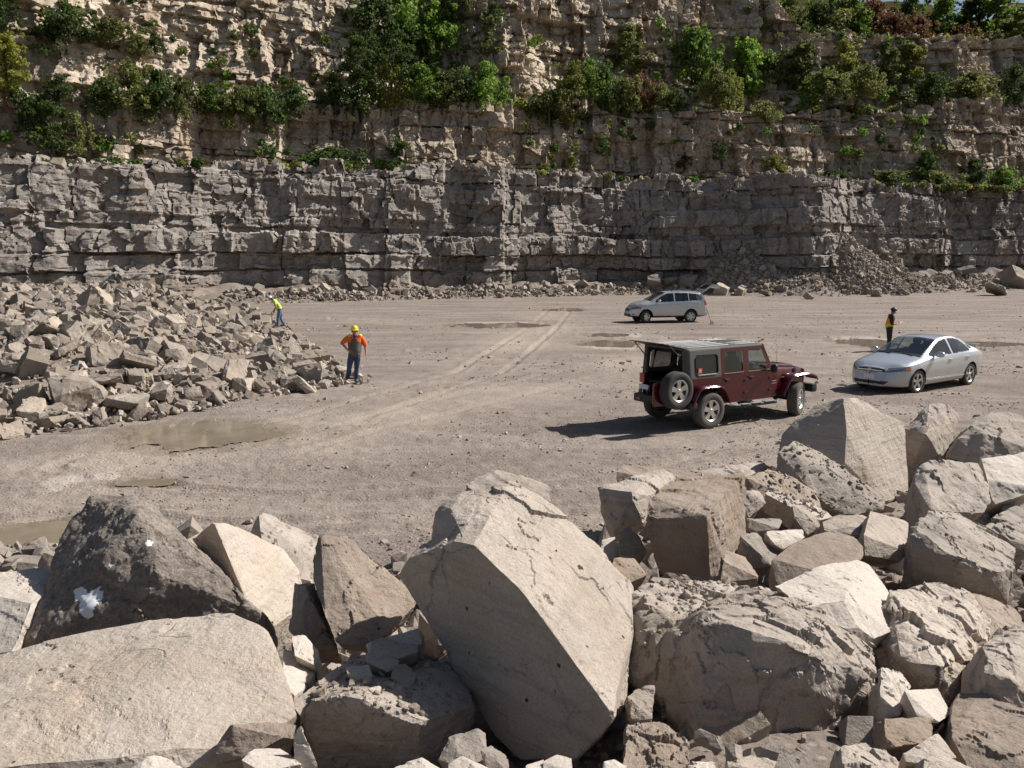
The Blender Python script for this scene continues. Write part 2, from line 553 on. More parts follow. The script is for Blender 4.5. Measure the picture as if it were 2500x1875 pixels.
def wall_one(x):
    x = np.asarray(x, float)
    return (wall_y(x) - 4.2 * np.exp(-((x - 31.5) / 4.2) ** 2) - 1.2 * sstep(14, 25, x) + 1.2 * sstep(35, 38, x)
            + 1.3 * np.exp(-((x - 13) / 6.0) ** 2) + 1.6 * fbm(x * .09, 0 * x, 3., 3) + 2.5 * sstep(50, 54, x))


def wall_two(x): return wall_y(x) + SET1 + 2.4 * fbm(np.asarray(x) * .075, 0 * np.asarray(x), 14., 3)
def wall_three(x): return wall_y(x) + SET2 + 3.6 * fbm(np.asarray(x) * .065, 0 * np.asarray(x), 25., 3) + 3.0 * np.exp(-((np.asarray(x) + 10) / 7) ** 2)


def z_one(x):  return np.interp(x, [-60, -42, -24, -8, 22, 62, 130], [9.0, 10.2, 11.6, 12.2, 12.2, 12.0, 13.0])
def z_two(x):  return 1.1 * fbm(np.asarray(x, float) * .13, 0 * np.asarray(x, float), 33., 3) + np.interp(x, [-60, -42, -24, -8, 22, 40, 62, 130], [14.0, 16.0, 18.3, 19.4, 20.2, 21.5, 24.0, 27.0])
def z_top(x):  return 0.9 * fbm(np.asarray(x, float) * .11, 0 * np.asarray(x, float), 53., 3) + np.interp(x, [-60, -24, -8, 22, 30, 35, 37, 44, 62, 130], [33, 38, 39, 39, 38.5, 36.5, 33.5, 32.3, 34, 36])


def strata(x, z, seed, tmin, tmax, zmax):
    """layer number and place inside the layer for irregular bed thicknesses"""
    r = np.random.default_rng(seed)
    b = [0.0]
    while b[-1] < zmax: b.append(b[-1] + r.uniform(tmin, tmax) * (1.6 if r.random() < 0.15 else 1))
    b = np.array(b)
    i = np.clip(np.searchsorted(b, z, 'right') - 1, 0, len(b) - 2)
    return i, (z - b[i]) / (b[i + 1] - b[i]), b[i + 1] - b[i]


def blocks(x, L, seed, wmin, wmax):
    w = wmin + (wmax - wmin) * h3(L, seed, 1)
    t = x / w + 7 * h3(L, seed, 2) + 0.30 * np.sin(x / w * 1.7 + L * 2.1) + 0.16 * np.sin(x / w * 4.3 + L)
    i = np.floor(t)
    return i, t - i


def relief(x, z, seed, rough=1.0, shelf=1.0, column=1.0):
    """how far the face stands back (+) or forward (-) of the mean plane"""
    wz = z + 0.35 * fbm(x * 0.05, z * 0.02, seed, 2) + 0.13 * fbm(x * 0.9, z * 0.9, seed + 1, 2) + 20
    wx = x + 0.45 * fbm(x * 0.5, z * 0.5, seed + 2, 3) + 0.12 * fbm(x * 2.2, z * 2.2, seed + 12, 2) + 500
    d = 0
    # big joint-bounded columns
    Lb, fb, tb = strata(x, wz, seed + 5, 3.0, 7.0, 80)
    ib, jb = blocks(wx, Lb, seed + 6, 3.0, 8.0)
    d = d + column * (1.1 * (h3(ib, Lb, seed + 7) - 0.5) + 1.3 * (jb - 0.5) * (h3(ib, Lb, seed + 8) - 0.65))
    ic, jc = blocks(wx * 1.0 + 40, 0 * Lb, seed + 9, 5.0, 11.0)
    d = d + column * (0.9 * (h3(ic, 1, seed + 7) - 0.5) + 0.9 * (jc - 0.5) * (h3(ic, 2, seed + 8) - 0.6))
    if column > 1.2:
        iv, jv = blocks(wx + .15 * wz, np.floor(wz / 4.5 + .4 * fbm(x * .1, z * 0, seed + 60, 2)), seed + 61, 0.9, 2.2)
        d = d + 0.34 * column * (h3(iv, 4, seed + 62) - .5) + 0.40 * column * (jv - .5) * (h3(iv, 5, seed + 63) - .75)
    # slanting fracture faces
    P = np.stack([wx * .42, wz * .36, 0 * wx + seed * .37], -1).reshape(-1, 3)
    d = d + rough * 0.5 * cellfacet(P, seed, 1.0).reshape(x.shape)
    P = np.stack([wx * 1.15, wz * 1.3, 0 * wx + seed * .77], -1).reshape(-1, 3)
    d = d + rough * 0.24 * cellfacet(P, seed + 3, 1.0).reshape(x.shape)
    # beds and blocks
    L, f, th = strata(x, wz, seed, 0.4, 1.9, 80)
    i, j = blocks(wx, L, seed + 1, 0.8, 3.6)
    r = h3(i, L, seed + 2)
    d = d + shelf * 0.55 * (h3(L, 3, seed) - 0.5)
    d = d + rough * (0.55 * (r - 0.5) + 0.55 * np.where(r > 0.86, 1, 0) - 0.35 * np.where(r < 0.12, 1, 0))
    d = d + rough * (0.75 * (j - 0.5) * (h3(i, L, seed + 3) - 0.6) + 0.45 * (f - 0.5) * (h3(i, L, seed + 4) - 0.35))
    strong = h3(L, 9, seed) > 0.6
    d = d + 0.25 * np.where(j < 0.05, 1, 0) * (h3(i, L, seed + 5) > .4) + 0.40 * np.where(f > 0.90, 1, 0) * strong
    # thin beds and chips
    L2, f2, t2 = strata(x, wz, seed + 20, 0.15, 0.6, 80)
    i2, j2 = blocks(wx, L2, seed + 21, 0.3, 1.3)
    r2 = h3(i2, L2, seed + 22)
    patch = sstep(-.25, .3, fbm(x * .12, z * .25, seed + 40, 3))
    d = d + rough * patch * (0.26 * (r2 - 0.5) + 0.26 * (j2 - 0.5) * (h3(i2, L2, seed + 23) - 0.5) + 0.20 * shelf * (h3(L2, 5, seed) - 0.5))
    d = d + 0.5 * fbm(x * 0.16, z * 0.16, seed + 30, 3) + 0.14 * fbm(x * 1.6, z * 1.6, seed + 31, 4, .6)
    return d


def cliff_mat(name, light, dark, warm, warm_amt, lowz=None):
    m, nt, b = mat_new(name)
    h = NT(nt)
    tc = h.n('ShaderNodeTexCoord'); v = tc.outputs['Object']
    n1 = h.noise(v, 0.22, 8, 0.62, 0.4)
    vb = h.mapping(v, (0.10, 0.10, 1.7))
    nb = h.noise(vb, 1.0, 8, 0.7, 0.3)
    vc = h.mapping(v, (0.9, 0.9, 0.12))
    nc = h.noise(vc, 0.6, 7, 0.65, 0.4)
    n2 = h.noise(v, 2.6, 8, 0.7)
    c = h.mix(h.ramp(n1, [(0.35, 0.0), (0.65, 1.0)]), dark, light)
    c = h.mix(h.math('MULTIPLY', h.ramp(nb, [(0.42, 0.0), (0.62, 1.0)]), 0.55), c, tuple(x * 0.8 for x in dark))
    c = h.mix(h.math('MULTIPLY', h.ramp(nb, [(0.28, 1.0), (0.42, 0.0)]), 0.4), c, tuple(min(1, x * 1.15) for x in light))
    c = h.mix(h.math('MULTIPLY', h.ramp(nc, [(0.50, 0.0), (0.70, 1.0)]), warm_amt), c, warm)
    vd = h.mapping(v, (1.5, 1.5, 0.06), loc=(7, 3, 0))
    nd_ = h.noise(vd, 0.55, 7, 0.65, 0.3)
    c = h.mix(h.math('MULTIPLY', h.ramp(nd_, [(0.54, 0.0), (0.66, 1.0)]), 0.62), c, (0.155, 0.138, 0.122))
    if lowz is not None:
        sx = h.n('ShaderNodeSeparateXYZ'); h.l(v, sx.inputs[0])
        zz = h.math('ADD', sx.outputs[2], h.math('MULTIPLY', n1, 2.5))
        c = h.mix(h.math('MULTIPLY', h.ramp(h.math('MULTIPLY', zz, 0.1), [(lowz, 1.0), (lowz + 0.12, 0.0)]), 0.7), c, (0.215, 0.165, 0.125))
    c = h.mix(1.0, c, h.ramp(n2, [(0.25, 0.68), (0.75, 1.3)]), 'MULTIPLY')
    h.l(c, b.inputs['Base Color'])
    b.inputs['Roughness'].default_value = 0.95
    b.inputs['Specular IOR Level'].default_value = 0.15
    nr = h.bump(nb, 0.6, 0.25); nr = h.bump(n2, 0.9, 0.14, nr)
    h.l(nr, b.inputs['Normal'])
    return m


M['cliff_low'] = cliff_mat('grey_bench_rock', (0.385, 0.345, 0.31), (0.26, 0.228, 0.202), (0.35, 0.27, 0.20), 0.35, 0.22)
M['cliff_mid'] = cliff_mat('tan_bench_rock', (0.62, 0.525, 0.415), (0.39, 0.31, 0.235), (0.33, 0.215, 0.12), 0.7)
M['cliff_high'] = cliff_mat('cream_bench_rock', (0.68, 0.585, 0.465), (0.44, 0.355, 0.27), (0.38, 0.255, 0.14), 0.7)



def build_wall(name, zlo, zhi, plan, lean, seed, mat, dz, rough, shelf, column, rim=0.0, back=9.0, dx=0.115):
    xs = np.arange(-72, 118, dx)
    nr = int(np.max(zhi(xs) - zlo(xs)) / dz)
    t = np.linspace(0, 1, nr)
    T, X = np.meshgrid(t, xs, indexing='ij')
    z0, z1 = zlo(X), zhi(X)
    # broken rim: blocks missing from or standing on the edge
    i, j = blocks(X + 300, 0 * X + 3, seed + 70, 1.2, 1.9)
    rimh = rim * (h3(i, 1, seed + 71) - 0.45) + 0.35 * rim * fbm(X * 0.8, X * 0, seed + 72, 3)
    Z = z0 + T * (z1 + rimh - z0)
    hh = Z - z0
    Y = plan(X) + hh * lean + relief(X, Z, seed, rough, shelf, column)
    Y = Y - 0.55 * sstep(1.3, 0.2, z1 - Z) * (h3(np.floor(X / 2.3 + fbm(X * .3, X * 0, 5, 2)), 2, seed) - 0.35) * (rim > 0)
    V = np.stack([X, Y, Z], -1)
    top = V[-1].copy()
    extra = []
    for k, s in enumerate((1.2, 3.0, back)):
        q = top.copy(); q[:, 1] += s; q[:, 2] += 0.25 * fbm(q[:, 0] * 0.5, q[:, 1] * 0.5, seed + 90, 3) * (k < 2)
        extra.append(q)
    V = np.concatenate([V, np.array(extra)], 0)
    # faces seen from the camera side
    return V, link(name, raw_mesh(name, V.reshape(-1, 3), grid_faces(V.shape[0], V.shape[1]), False), mat)


V1, w1 = build_wall('lower_quarry_wall', lambda x: np.full_like(x, -0.6), z_one, wall_one, 0.21, 11, M['cliff_low'], 0.115, 0.78, 1.3, 0.8, rim=0.9)
V2, w2 = build_wall('middle_quarry_wall', lambda x: z_one(x) - 0.8, z_two, wall_two, 0.33, 47, M['cliff_mid'], 0.115, 1.0, 0.45, 1.5, rim=0.9)
V3, w3 = build_wall('upper_quarry_wall', lambda x: z_two(x) - 0.8, z_top, wall_three, 0.38, 83, M['cliff_high'], 0.125, 1.1, 0.55, 1.9, rim=1.0, back=6, dx=0.13)
for w in (w1, w2, w3): tag(w, kind='structure')

# hillside above the rim
hx = np.linspace(-80, 230, 160); hy = np.linspace(0, 170, 60)
HX, HT = np.meshgrid(hx, hy, indexing='ij')
HY = wall_three(HX) + 6.5 + HT
HZ = z_top(HX) - 0.7 + HT * 0.33 * (1 - .5 * np.exp(-((HX / HY - .507) / .022) ** 2)) + 0.8 * fbm(HX * 0.08, HY * 0.08, 3, 4)
m, nt, b = mat_new('hillside_turf')
h = NT(nt); tc = h.n('ShaderNodeTexCoord')
n1 = h.noise(tc.outputs['Object'], 0.5, 8, 0.7)
h.l(h.ramp(n1, [(0.3, (0.03, 0.038, 0.013)), (0.5, (0.065, 0.06, 0.025)), (0.7, (0.09, 0.06, 0.035))]), b.inputs['Base Color'])
b.inputs['Roughness'].default_value = 1.0
b.inputs['Specular IOR Level'].default_value = 0.0
M['turf'] = m
hill = mesh_obj('hillside', np.stack([HX, HY, HZ], -1).reshape(-1, 3), grid_faces(*HX.shape), m)
tag(hill, kind='structure')
# ------------------------------------------------------------------ boulders of the bank in front
def bank_depth(u, v):
    r = ray(u, v)
    ys = np.arange(1.6, 30, 0.02)
    X = r[0] / r[1] * ys
    Z = EYE + r[2] / r[1] * ys
    g = bank(X, ys)
    k = np.argmax(Z <= g)
    return ys[k] if Z[k] <= g[k] else 14.0


def on_plane(uv, n, anchor, d0):
    """depths of photographed corners that lie in one flat face with normal n"""
    n = np.array(n, float); a = at(anchor[0] * K, anchor[1] * K, d0 + anchor[2]); c = np.array([0, 0, EYE])
    out = []
    for u, v in uv:
        rr_ = ray(u * K, v * K)
        t = ((a - c) @ n) / (rr_ @ n)
        out.append((u, v, float(rr_[1] * t) - d0))
    return out


M['crust'] = simple('white_crust', (.68, .70, .72), .7)
# label, material, voxel quality, roughness, [hulls of (u, v, metres behind the front foot)], extension (dx, dy, dz), optional front depth
A, G_, E_ = 'pale', 'grey', 'brown'
ROCKS = [
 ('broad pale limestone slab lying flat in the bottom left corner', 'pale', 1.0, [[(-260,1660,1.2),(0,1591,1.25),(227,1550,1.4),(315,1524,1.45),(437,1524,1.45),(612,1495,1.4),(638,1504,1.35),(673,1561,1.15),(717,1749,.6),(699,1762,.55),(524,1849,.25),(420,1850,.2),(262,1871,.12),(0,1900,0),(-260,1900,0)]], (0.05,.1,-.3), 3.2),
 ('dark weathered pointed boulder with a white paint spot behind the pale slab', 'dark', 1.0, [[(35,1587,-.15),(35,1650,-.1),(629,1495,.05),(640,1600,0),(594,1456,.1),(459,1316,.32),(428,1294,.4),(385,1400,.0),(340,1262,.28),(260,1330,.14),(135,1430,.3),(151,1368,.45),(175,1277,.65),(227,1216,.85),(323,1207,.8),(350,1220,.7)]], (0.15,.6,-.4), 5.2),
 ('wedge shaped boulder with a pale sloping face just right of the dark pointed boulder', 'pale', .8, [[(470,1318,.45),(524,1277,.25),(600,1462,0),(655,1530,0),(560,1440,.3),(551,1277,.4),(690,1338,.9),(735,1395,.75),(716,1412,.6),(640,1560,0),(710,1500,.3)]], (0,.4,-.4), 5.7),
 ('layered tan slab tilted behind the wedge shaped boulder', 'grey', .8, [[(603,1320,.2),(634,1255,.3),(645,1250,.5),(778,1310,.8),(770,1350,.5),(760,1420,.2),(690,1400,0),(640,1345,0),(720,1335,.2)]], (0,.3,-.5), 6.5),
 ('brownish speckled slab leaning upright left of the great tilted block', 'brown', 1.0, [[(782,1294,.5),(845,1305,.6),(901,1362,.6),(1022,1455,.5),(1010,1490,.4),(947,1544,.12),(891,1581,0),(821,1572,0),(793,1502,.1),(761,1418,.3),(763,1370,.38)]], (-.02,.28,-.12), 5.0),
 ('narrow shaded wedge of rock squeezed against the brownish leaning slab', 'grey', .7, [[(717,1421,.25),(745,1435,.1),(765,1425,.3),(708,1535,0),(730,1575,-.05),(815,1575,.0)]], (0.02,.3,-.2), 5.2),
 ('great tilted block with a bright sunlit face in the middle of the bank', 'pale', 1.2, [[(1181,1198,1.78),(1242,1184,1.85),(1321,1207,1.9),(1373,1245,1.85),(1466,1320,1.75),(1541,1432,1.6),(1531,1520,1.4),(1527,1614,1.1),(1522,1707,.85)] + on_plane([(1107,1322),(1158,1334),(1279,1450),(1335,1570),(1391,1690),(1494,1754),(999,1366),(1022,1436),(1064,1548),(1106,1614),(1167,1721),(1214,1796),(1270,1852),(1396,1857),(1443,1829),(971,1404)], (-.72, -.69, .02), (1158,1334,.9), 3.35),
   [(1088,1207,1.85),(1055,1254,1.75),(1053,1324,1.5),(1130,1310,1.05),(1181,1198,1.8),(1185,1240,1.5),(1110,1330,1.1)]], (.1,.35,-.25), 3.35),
 ('broad low block strewn with chips at the foot of the great tilted block', 'grey', 1.0, [[(761,1819,.34),(728,1763,.34),(910,1810,.30),(1027,1829,.34),(1083,1810,.4),(752,1712,.32),(840,1700,.28),(910,1717,.24),(1027,1763,.2),(790,1650,.85),(860,1600,1.05),(1000,1590,1.1),(1102,1614,.95),(1162,1721,.6)]], (0,.1,-.25), 3.5),
 ('small pale slab wedged against the right end of the flat pale slab', 'white', .7, [[(690,1590,.6),(760,1600,.6),(770,1640,.4),(735,1690,.1),(715,1700,0),(690,1640,.2)]], (0,.05,-.15), 4.0),
 ('white broken lump on the gap right of the pale slab', 'white', .6, [[(711,1551,.3),(740,1547,.35),(778,1590,.3),(770,1625,0),(720,1600,0)]], (0,.15,-.15), 4.35),
 ('thin flaky shard leaning up beside the chip strewn block', 'pale', .6, [[(716,1725,.0),(720,1710,.05),(822,1630,.35),(835,1640,.33),(790,1690,.12),(735,1750,-.03)]], (0.02,.07,-.08), 3.85),
 ('upright chip standing at the lower left of the chip strewn block', 'white', .6, [[(716,1790,.05),(735,1775,.06),(774,1860,0),(765,1880,0),(720,1870,0)]], (0,.1,-.1), 3.25),
 ('white flat chip at the bottom edge under the pale slab', 'white', .6, [[(590,1855,.0),(625,1825,.2),(690,1823,.25),(735,1865,.05),(640,1885,-.05)]], (0,.05,-.1), 3.15),
 ('white rounded lump at the bottom edge below the pale slab', 'white', .6, [[(315,1880,.05),(360,1845,.12),(400,1845,.14),(459,1885,.05),(400,1910,-.05),(320,1910,-.05)]], (0,.1,-.1), 2.95),
 ('shaded block supporting the right end of the pale slab', 'brown', .7, [[(515,1830,0),(560,1770,.05),(650,1780,.1),(700,1762,.15),(690,1800,.05),(600,1850,-.02),(530,1865,-.02)]], (0,.35,-.1), 3.42),
 ('shaded slab chip topmost on the chip strewn block', 'grey', .5, [[(905,1562,.1),(930,1555,.16),(1020,1575,.14),(1020,1592,.08),(970,1608,0),(907,1588,.02)]], (0,.12,-.03), 4.2),
 ('pale slab chip beneath the shaded slab chip', 'white', .5, [[(890,1572,.05),(1020,1535,.2),(1037,1550,.2),(1030,1572,.1),(900,1598,0)]], (0,.15,-.06), 4.3),
 ('sunlit angular chip in the middle of the chip strewn block', 'pale', .5, [[(845,1628,.08),(900,1622,.12),(909,1650,.04),(905,1674,0),(880,1674,0),(848,1645,.02)]], (0,.1,-.05), 4.0),
 ('two faced chip close to the great tilted block', 'grey', .5, [[(962,1628,.06),(990,1620,.1),(1017,1650,.06),(1005,1674,0),(985,1682,-.02),(955,1655,.02)]], (0,.1,-.05), 4.0),
 ('shaded round edged chip under the topmost slab chip', 'grey', .5, [[(893,1600,.06),(920,1590,.1),(975,1612,.08),(970,1632,0),(945,1640,-.02),(895,1615,.02)]], (0,.1,-.05), 4.12),
 ('small pale chip on the front lip of the chip strewn block', 'white', .5, [[(885,1697,0),(905,1678,.06),(930,1674,.08),(925,1690,.02),(900,1707,-.02)]], (0,.06,-.04), 3.82),
 ('white rock cut by the bottom edge left of centre', 'white', .6, [[(965,1875,.02),(1030,1850,.08),(1080,1878,.05),(1060,1910,-.1),(970,1910,-.1)]], (0,.12,-.1), 3.0),
 ('white rock cut by the bottom edge at centre', 'white', .6, [[(1092,1860,.05),(1130,1845,.1),(1205,1880,.05),(1190,1910,-.1),(1095,1910,-.1)]], (0,.12,-.1), 3.0),
 ('dark shaded stone in the hollow below the great tilted block', 'grey', .6, [[(1100,1800,.1),(1165,1778,.15),(1185,1790,.15),(1190,1850,0),(1130,1870,-.05),(1070,1855,0)]], (0,.15,-.1), 3.35),
 ('small shaded stone under the foot of the great tilted block', 'grey', .6, [[(1176,1830,.05),(1200,1822,.1),(1240,1850,.05),(1245,1880,0),(1190,1875,0)]], (0,.1,-.1), 3.2),
 ('first of three white stones along the bottom edge under the great block', 'white', .6, [[(1280,1868,.03),(1328,1852,.08),(1337,1890,0),(1290,1897,-.03)]], (0,.08,-.08), 2.98),
 ('largest of three white stones along the bottom edge under the great block', 'white', .6, [[(1326,1860,.05),(1360,1842,.1),(1395,1850,.1),(1398,1888,0),(1330,1892,0)]], (0,.1,-.08), 2.98),
 ('round pale stone on the bottom edge below the right corner of the great block', 'white', .6, [[(1472,1857,.05),(1500,1850,.08),(1530,1868,.06),(1522,1890,0),(1476,1890,0)]], (0,.08,-.08), 2.98),
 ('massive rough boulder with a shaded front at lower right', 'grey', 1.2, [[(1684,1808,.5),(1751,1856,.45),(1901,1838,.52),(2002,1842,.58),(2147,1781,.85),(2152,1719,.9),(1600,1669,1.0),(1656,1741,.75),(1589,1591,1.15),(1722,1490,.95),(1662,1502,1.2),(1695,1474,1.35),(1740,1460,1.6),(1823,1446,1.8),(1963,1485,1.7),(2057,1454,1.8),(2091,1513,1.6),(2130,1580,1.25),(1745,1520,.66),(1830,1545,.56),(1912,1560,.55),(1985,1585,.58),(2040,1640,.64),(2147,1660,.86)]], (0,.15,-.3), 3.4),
 ('flake covered block behind the massive rough boulder', 'grey', 1.0, [[(1533,1452,.35),(1606,1415,.8),(1745,1424,1.0),(1885,1440,1.0),(1960,1490,.6),(1533,1560,.1),(1600,1560,0),(1620,1700,-.2),(1530,1650,0),(1640,1500,.1),(1545,1480,.2)]], (0,.2,-.2), 4.5),
 ('squared brown block with a flat top standing right of the great tilted block', 'brown', 1.0, [[(1584,1212,.45),(1662,1167,1.1),(1818,1156,1.15),(1723,1262,.0),(1684,1273,.03),(1578,1262,.2),(1600,1396,.2),(1737,1418,-.02),(1773,1385,.2),(1823,1307,.85)]], (0.02,.3,-.05), 6.6),
 ('grey angular rock behind the squared brown block', 'grey', .8, [[(1461,1189,.25),(1540,1168,.5),(1620,1145,.9),(1655,1160,.9),(1590,1210,.2),(1570,1280,.0),(1500,1300,0),(1480,1250,0.1),(1540,1205,.0)]], (0,.4,-.2), 8.0),
 ('flat slab with a dark edge farthest back beside the red car shadow', 'brown', .7, [[(1508,1152,.1),(1522,1134,.35),(1684,1148,.6),(1712,1162,.4),(1656,1180,0),(1506,1184,0)]], (0,.6,-.05), 10.6),
 ('flat pale slab farthest back in front of the red car', 'grey', .7, [[(1712,1145,.2),(1862,1123,.8),(1885,1140,.7),(1818,1165,.0),(1715,1168,0)]], (0,.4,-.15), 10.9),
 ('dark shaded block below the gravel covered slab', 'brown', .8, [[(1818,1162,.1),(1880,1145,.5),(1963,1190,.5),(1985,1185,.6),(2010,1262,.0),(1900,1262,-.1),(1825,1205,0)]], (0,.5,-.15), 9.6),
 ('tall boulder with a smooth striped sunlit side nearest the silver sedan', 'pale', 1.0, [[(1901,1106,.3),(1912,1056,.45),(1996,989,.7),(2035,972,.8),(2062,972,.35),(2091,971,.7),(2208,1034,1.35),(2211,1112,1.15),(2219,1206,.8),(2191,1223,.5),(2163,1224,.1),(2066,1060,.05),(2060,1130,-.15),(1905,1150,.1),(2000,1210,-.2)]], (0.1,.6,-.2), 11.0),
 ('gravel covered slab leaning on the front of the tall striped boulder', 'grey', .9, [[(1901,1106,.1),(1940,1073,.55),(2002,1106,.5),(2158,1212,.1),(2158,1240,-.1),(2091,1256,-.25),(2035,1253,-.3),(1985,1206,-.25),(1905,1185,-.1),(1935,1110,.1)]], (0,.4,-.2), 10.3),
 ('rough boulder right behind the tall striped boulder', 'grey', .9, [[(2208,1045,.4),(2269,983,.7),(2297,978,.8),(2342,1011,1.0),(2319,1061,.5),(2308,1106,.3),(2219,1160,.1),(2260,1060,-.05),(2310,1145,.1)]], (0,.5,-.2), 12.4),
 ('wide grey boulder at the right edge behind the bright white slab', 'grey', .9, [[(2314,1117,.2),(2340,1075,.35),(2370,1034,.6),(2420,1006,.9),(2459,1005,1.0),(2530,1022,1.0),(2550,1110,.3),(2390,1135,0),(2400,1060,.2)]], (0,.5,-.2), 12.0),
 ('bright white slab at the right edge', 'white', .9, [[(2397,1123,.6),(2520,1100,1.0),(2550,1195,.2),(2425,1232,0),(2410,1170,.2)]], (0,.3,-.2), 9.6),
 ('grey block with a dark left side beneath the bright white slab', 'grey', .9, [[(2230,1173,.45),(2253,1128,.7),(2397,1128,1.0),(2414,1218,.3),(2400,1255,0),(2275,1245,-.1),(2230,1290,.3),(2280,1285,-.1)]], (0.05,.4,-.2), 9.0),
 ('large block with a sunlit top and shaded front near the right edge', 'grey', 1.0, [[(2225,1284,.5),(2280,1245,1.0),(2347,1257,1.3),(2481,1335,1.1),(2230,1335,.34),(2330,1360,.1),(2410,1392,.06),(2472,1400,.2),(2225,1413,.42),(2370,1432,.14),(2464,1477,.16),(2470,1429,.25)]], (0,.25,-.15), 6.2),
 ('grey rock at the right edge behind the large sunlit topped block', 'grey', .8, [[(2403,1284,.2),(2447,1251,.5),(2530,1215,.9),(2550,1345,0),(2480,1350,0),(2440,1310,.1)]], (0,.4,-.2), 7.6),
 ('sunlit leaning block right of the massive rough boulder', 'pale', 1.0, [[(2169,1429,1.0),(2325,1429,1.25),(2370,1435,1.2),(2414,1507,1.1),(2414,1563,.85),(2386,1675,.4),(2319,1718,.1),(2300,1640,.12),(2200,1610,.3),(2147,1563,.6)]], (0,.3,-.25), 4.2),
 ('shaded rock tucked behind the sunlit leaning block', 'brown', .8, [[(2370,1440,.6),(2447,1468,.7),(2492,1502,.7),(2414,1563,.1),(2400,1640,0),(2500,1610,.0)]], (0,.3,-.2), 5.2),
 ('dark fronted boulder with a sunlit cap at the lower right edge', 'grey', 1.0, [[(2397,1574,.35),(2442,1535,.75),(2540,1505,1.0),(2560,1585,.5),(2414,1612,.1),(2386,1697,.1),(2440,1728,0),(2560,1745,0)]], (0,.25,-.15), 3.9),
 ('large dark boulder in the bottom right corner', 'brown', 1.0, [[(2325,1720,.6),(2347,1691,.75),(2392,1691,.7),(2530,1745,.45),(2580,1880,0),(2380,1900,0),(2325,1800,.2)]], (0,.2,-.2), 3.3),
 ('smooth pale curved slab above the massive rough boulder', 'white', .9, [[(1890,1429,.3),(2000,1385,.65),(2091,1368,1.0),(2124,1379,1.0),(2191,1485,.7),(2205,1507,.6),(2191,1552,.25),(2152,1566,.1),(2113,1560,.0),(2057,1457,.12),(1963,1487,0)]], (0.05,.2,-.2), 4.6),
 ('rounded brown topped rock behind the smooth pale slab', 'brown', .8, [[(1885,1368,.2),(1946,1318,.6),(2018,1296,.9),(2080,1307,.9),(2105,1335,.6),(2108,1362,.4),(2050,1405,0),(1890,1440,0)]], (0,.3,-.2), 6.1),
 ('pale squarish block with a sunlit face above the smooth pale slab', 'pale', .8, [[(2124,1248,.6),(2202,1268,.85),(2219,1279,.8),(2216,1335,.35),(2197,1342,.15),(2108,1307,.1),(2112,1356,0),(2200,1368,.1)]], (0,.3,-.1), 6.8),
 ('flat topped low block left of the pale squarish block', 'grey', .7, [[(2007,1273,.2),(2035,1257,.5),(2119,1262,.6),(2110,1285,.2),(2102,1314,0),(2013,1294,0),(2090,1285,.08)]], (0,.3,-.1), 7.3),
 ('small white topped stone in front of the flat topped low block', 'white', .6, [[(1868,1298,.1),(1880,1295,.25),(1960,1292,.35),(1965,1312,.2),(1912,1342,0),(1885,1325,0)]], (0,.2,-.1), 6.9),
 ('grey stone right beside the foot of the squared brown block', 'grey', .6, [[(1807,1307,.1),(1846,1301,.3),(1899,1346,.25),(1885,1382,0),(1834,1388,0)]], (0,.2,-.1), 6.7),
 ('thin dark edged slab behind the small white topped stone', 'grey', .6, [[(1823,1268,.1),(1912,1266,.3),(1900,1290,0),(1829,1300,0)]], (0,.2,-.1), 7.5),
 ('steep bluish grey stone against the flat topped low block', 'grey', .6, [[(1935,1234,.1),(1962,1229,.3),(1980,1257,.25),(2007,1284,.1),(1974,1309,0),(1960,1290,0),(1940,1265,0)]], (0,.2,-.1), 7.7),
 ('gravel dusted sloping slab between squared block and gravel covered slab', 'grey', .7, [[(1868,1206,.1),(1885,1190,.4),(1974,1229,.4),(2040,1262,.25),(2000,1270,0),(1940,1242,0)]], (0,.25,-.15), 8.4),
 ('small grey rock touching the back corner of the squared brown block', 'grey', .6, [[(1818,1195,.1),(1857,1200,.25),(1868,1229,.15),(1829,1264,0),(1815,1240,0)]], (0,.25,-.1), 8.0),
 ('pointed grey stone in the gap left of the squared brown block', 'grey', .6, [[(1512,1300,.1),(1535,1283,.2),(1560,1310,.15),(1578,1345,.1),(1555,1375,0),(1512,1350,0)]], (0,.2,-.1), 6.9),
 ('white stone in the gap touching the great tilted block', 'white', .6, [[(1470,1320,.1),(1500,1308,.2),(1520,1345,.1),(1490,1367,0),(1466,1352,0)]], (0,.15,-.1), 7.0),
 ('dark stone deep in the gap before the squared brown block', 'brown', .6, [[(1500,1360,.2),(1548,1362,.3),(1578,1405,.1),(1520,1430,0),(1490,1395,.05)]], (0,.2,-.1), 6.2),
 ('reddish brown slab under the right foot of the squared brown block', 'brown', .6, [[(1775,1345,.3),(1820,1360,.4),(1856,1412,.1),(1760,1424,0),(1765,1370,.1)]], (0,.1,-.15), 6.1),
 ('pale split stone right of the massive rough boulder', 'white', .6, [[(2150,1630,.2),(2202,1636,.3),(2225,1675,.2),(2197,1743,0),(2158,1757,0),(2150,1700,.05)]], (0,.15,-.1), 3.9),
 ('pale smooth stone below the sunlit leaning block', 'white', .6, [[(2208,1686,.15),(2290,1680,.35),(2325,1741,.15),(2290,1764,0),(2247,1762,0)]], (0,.15,-.1), 3.75),
 ('shaded banded block below the pale split stone', 'brown', .7, [[(2158,1752,.2),(2275,1752,.25),(2280,1786,.1),(2260,1815,0),(2163,1825,0)]], (0,.25,-.1), 3.5),
 ('sunlit stone at the bottom edge right of the massive rough boulder', 'pale', .7, [[(2057,1822,.15),(2113,1808,.25),(2191,1864,.1),(2205,1900,-.05),(2060,1900,-.05)]], (0,.2,-.1), 3.1),
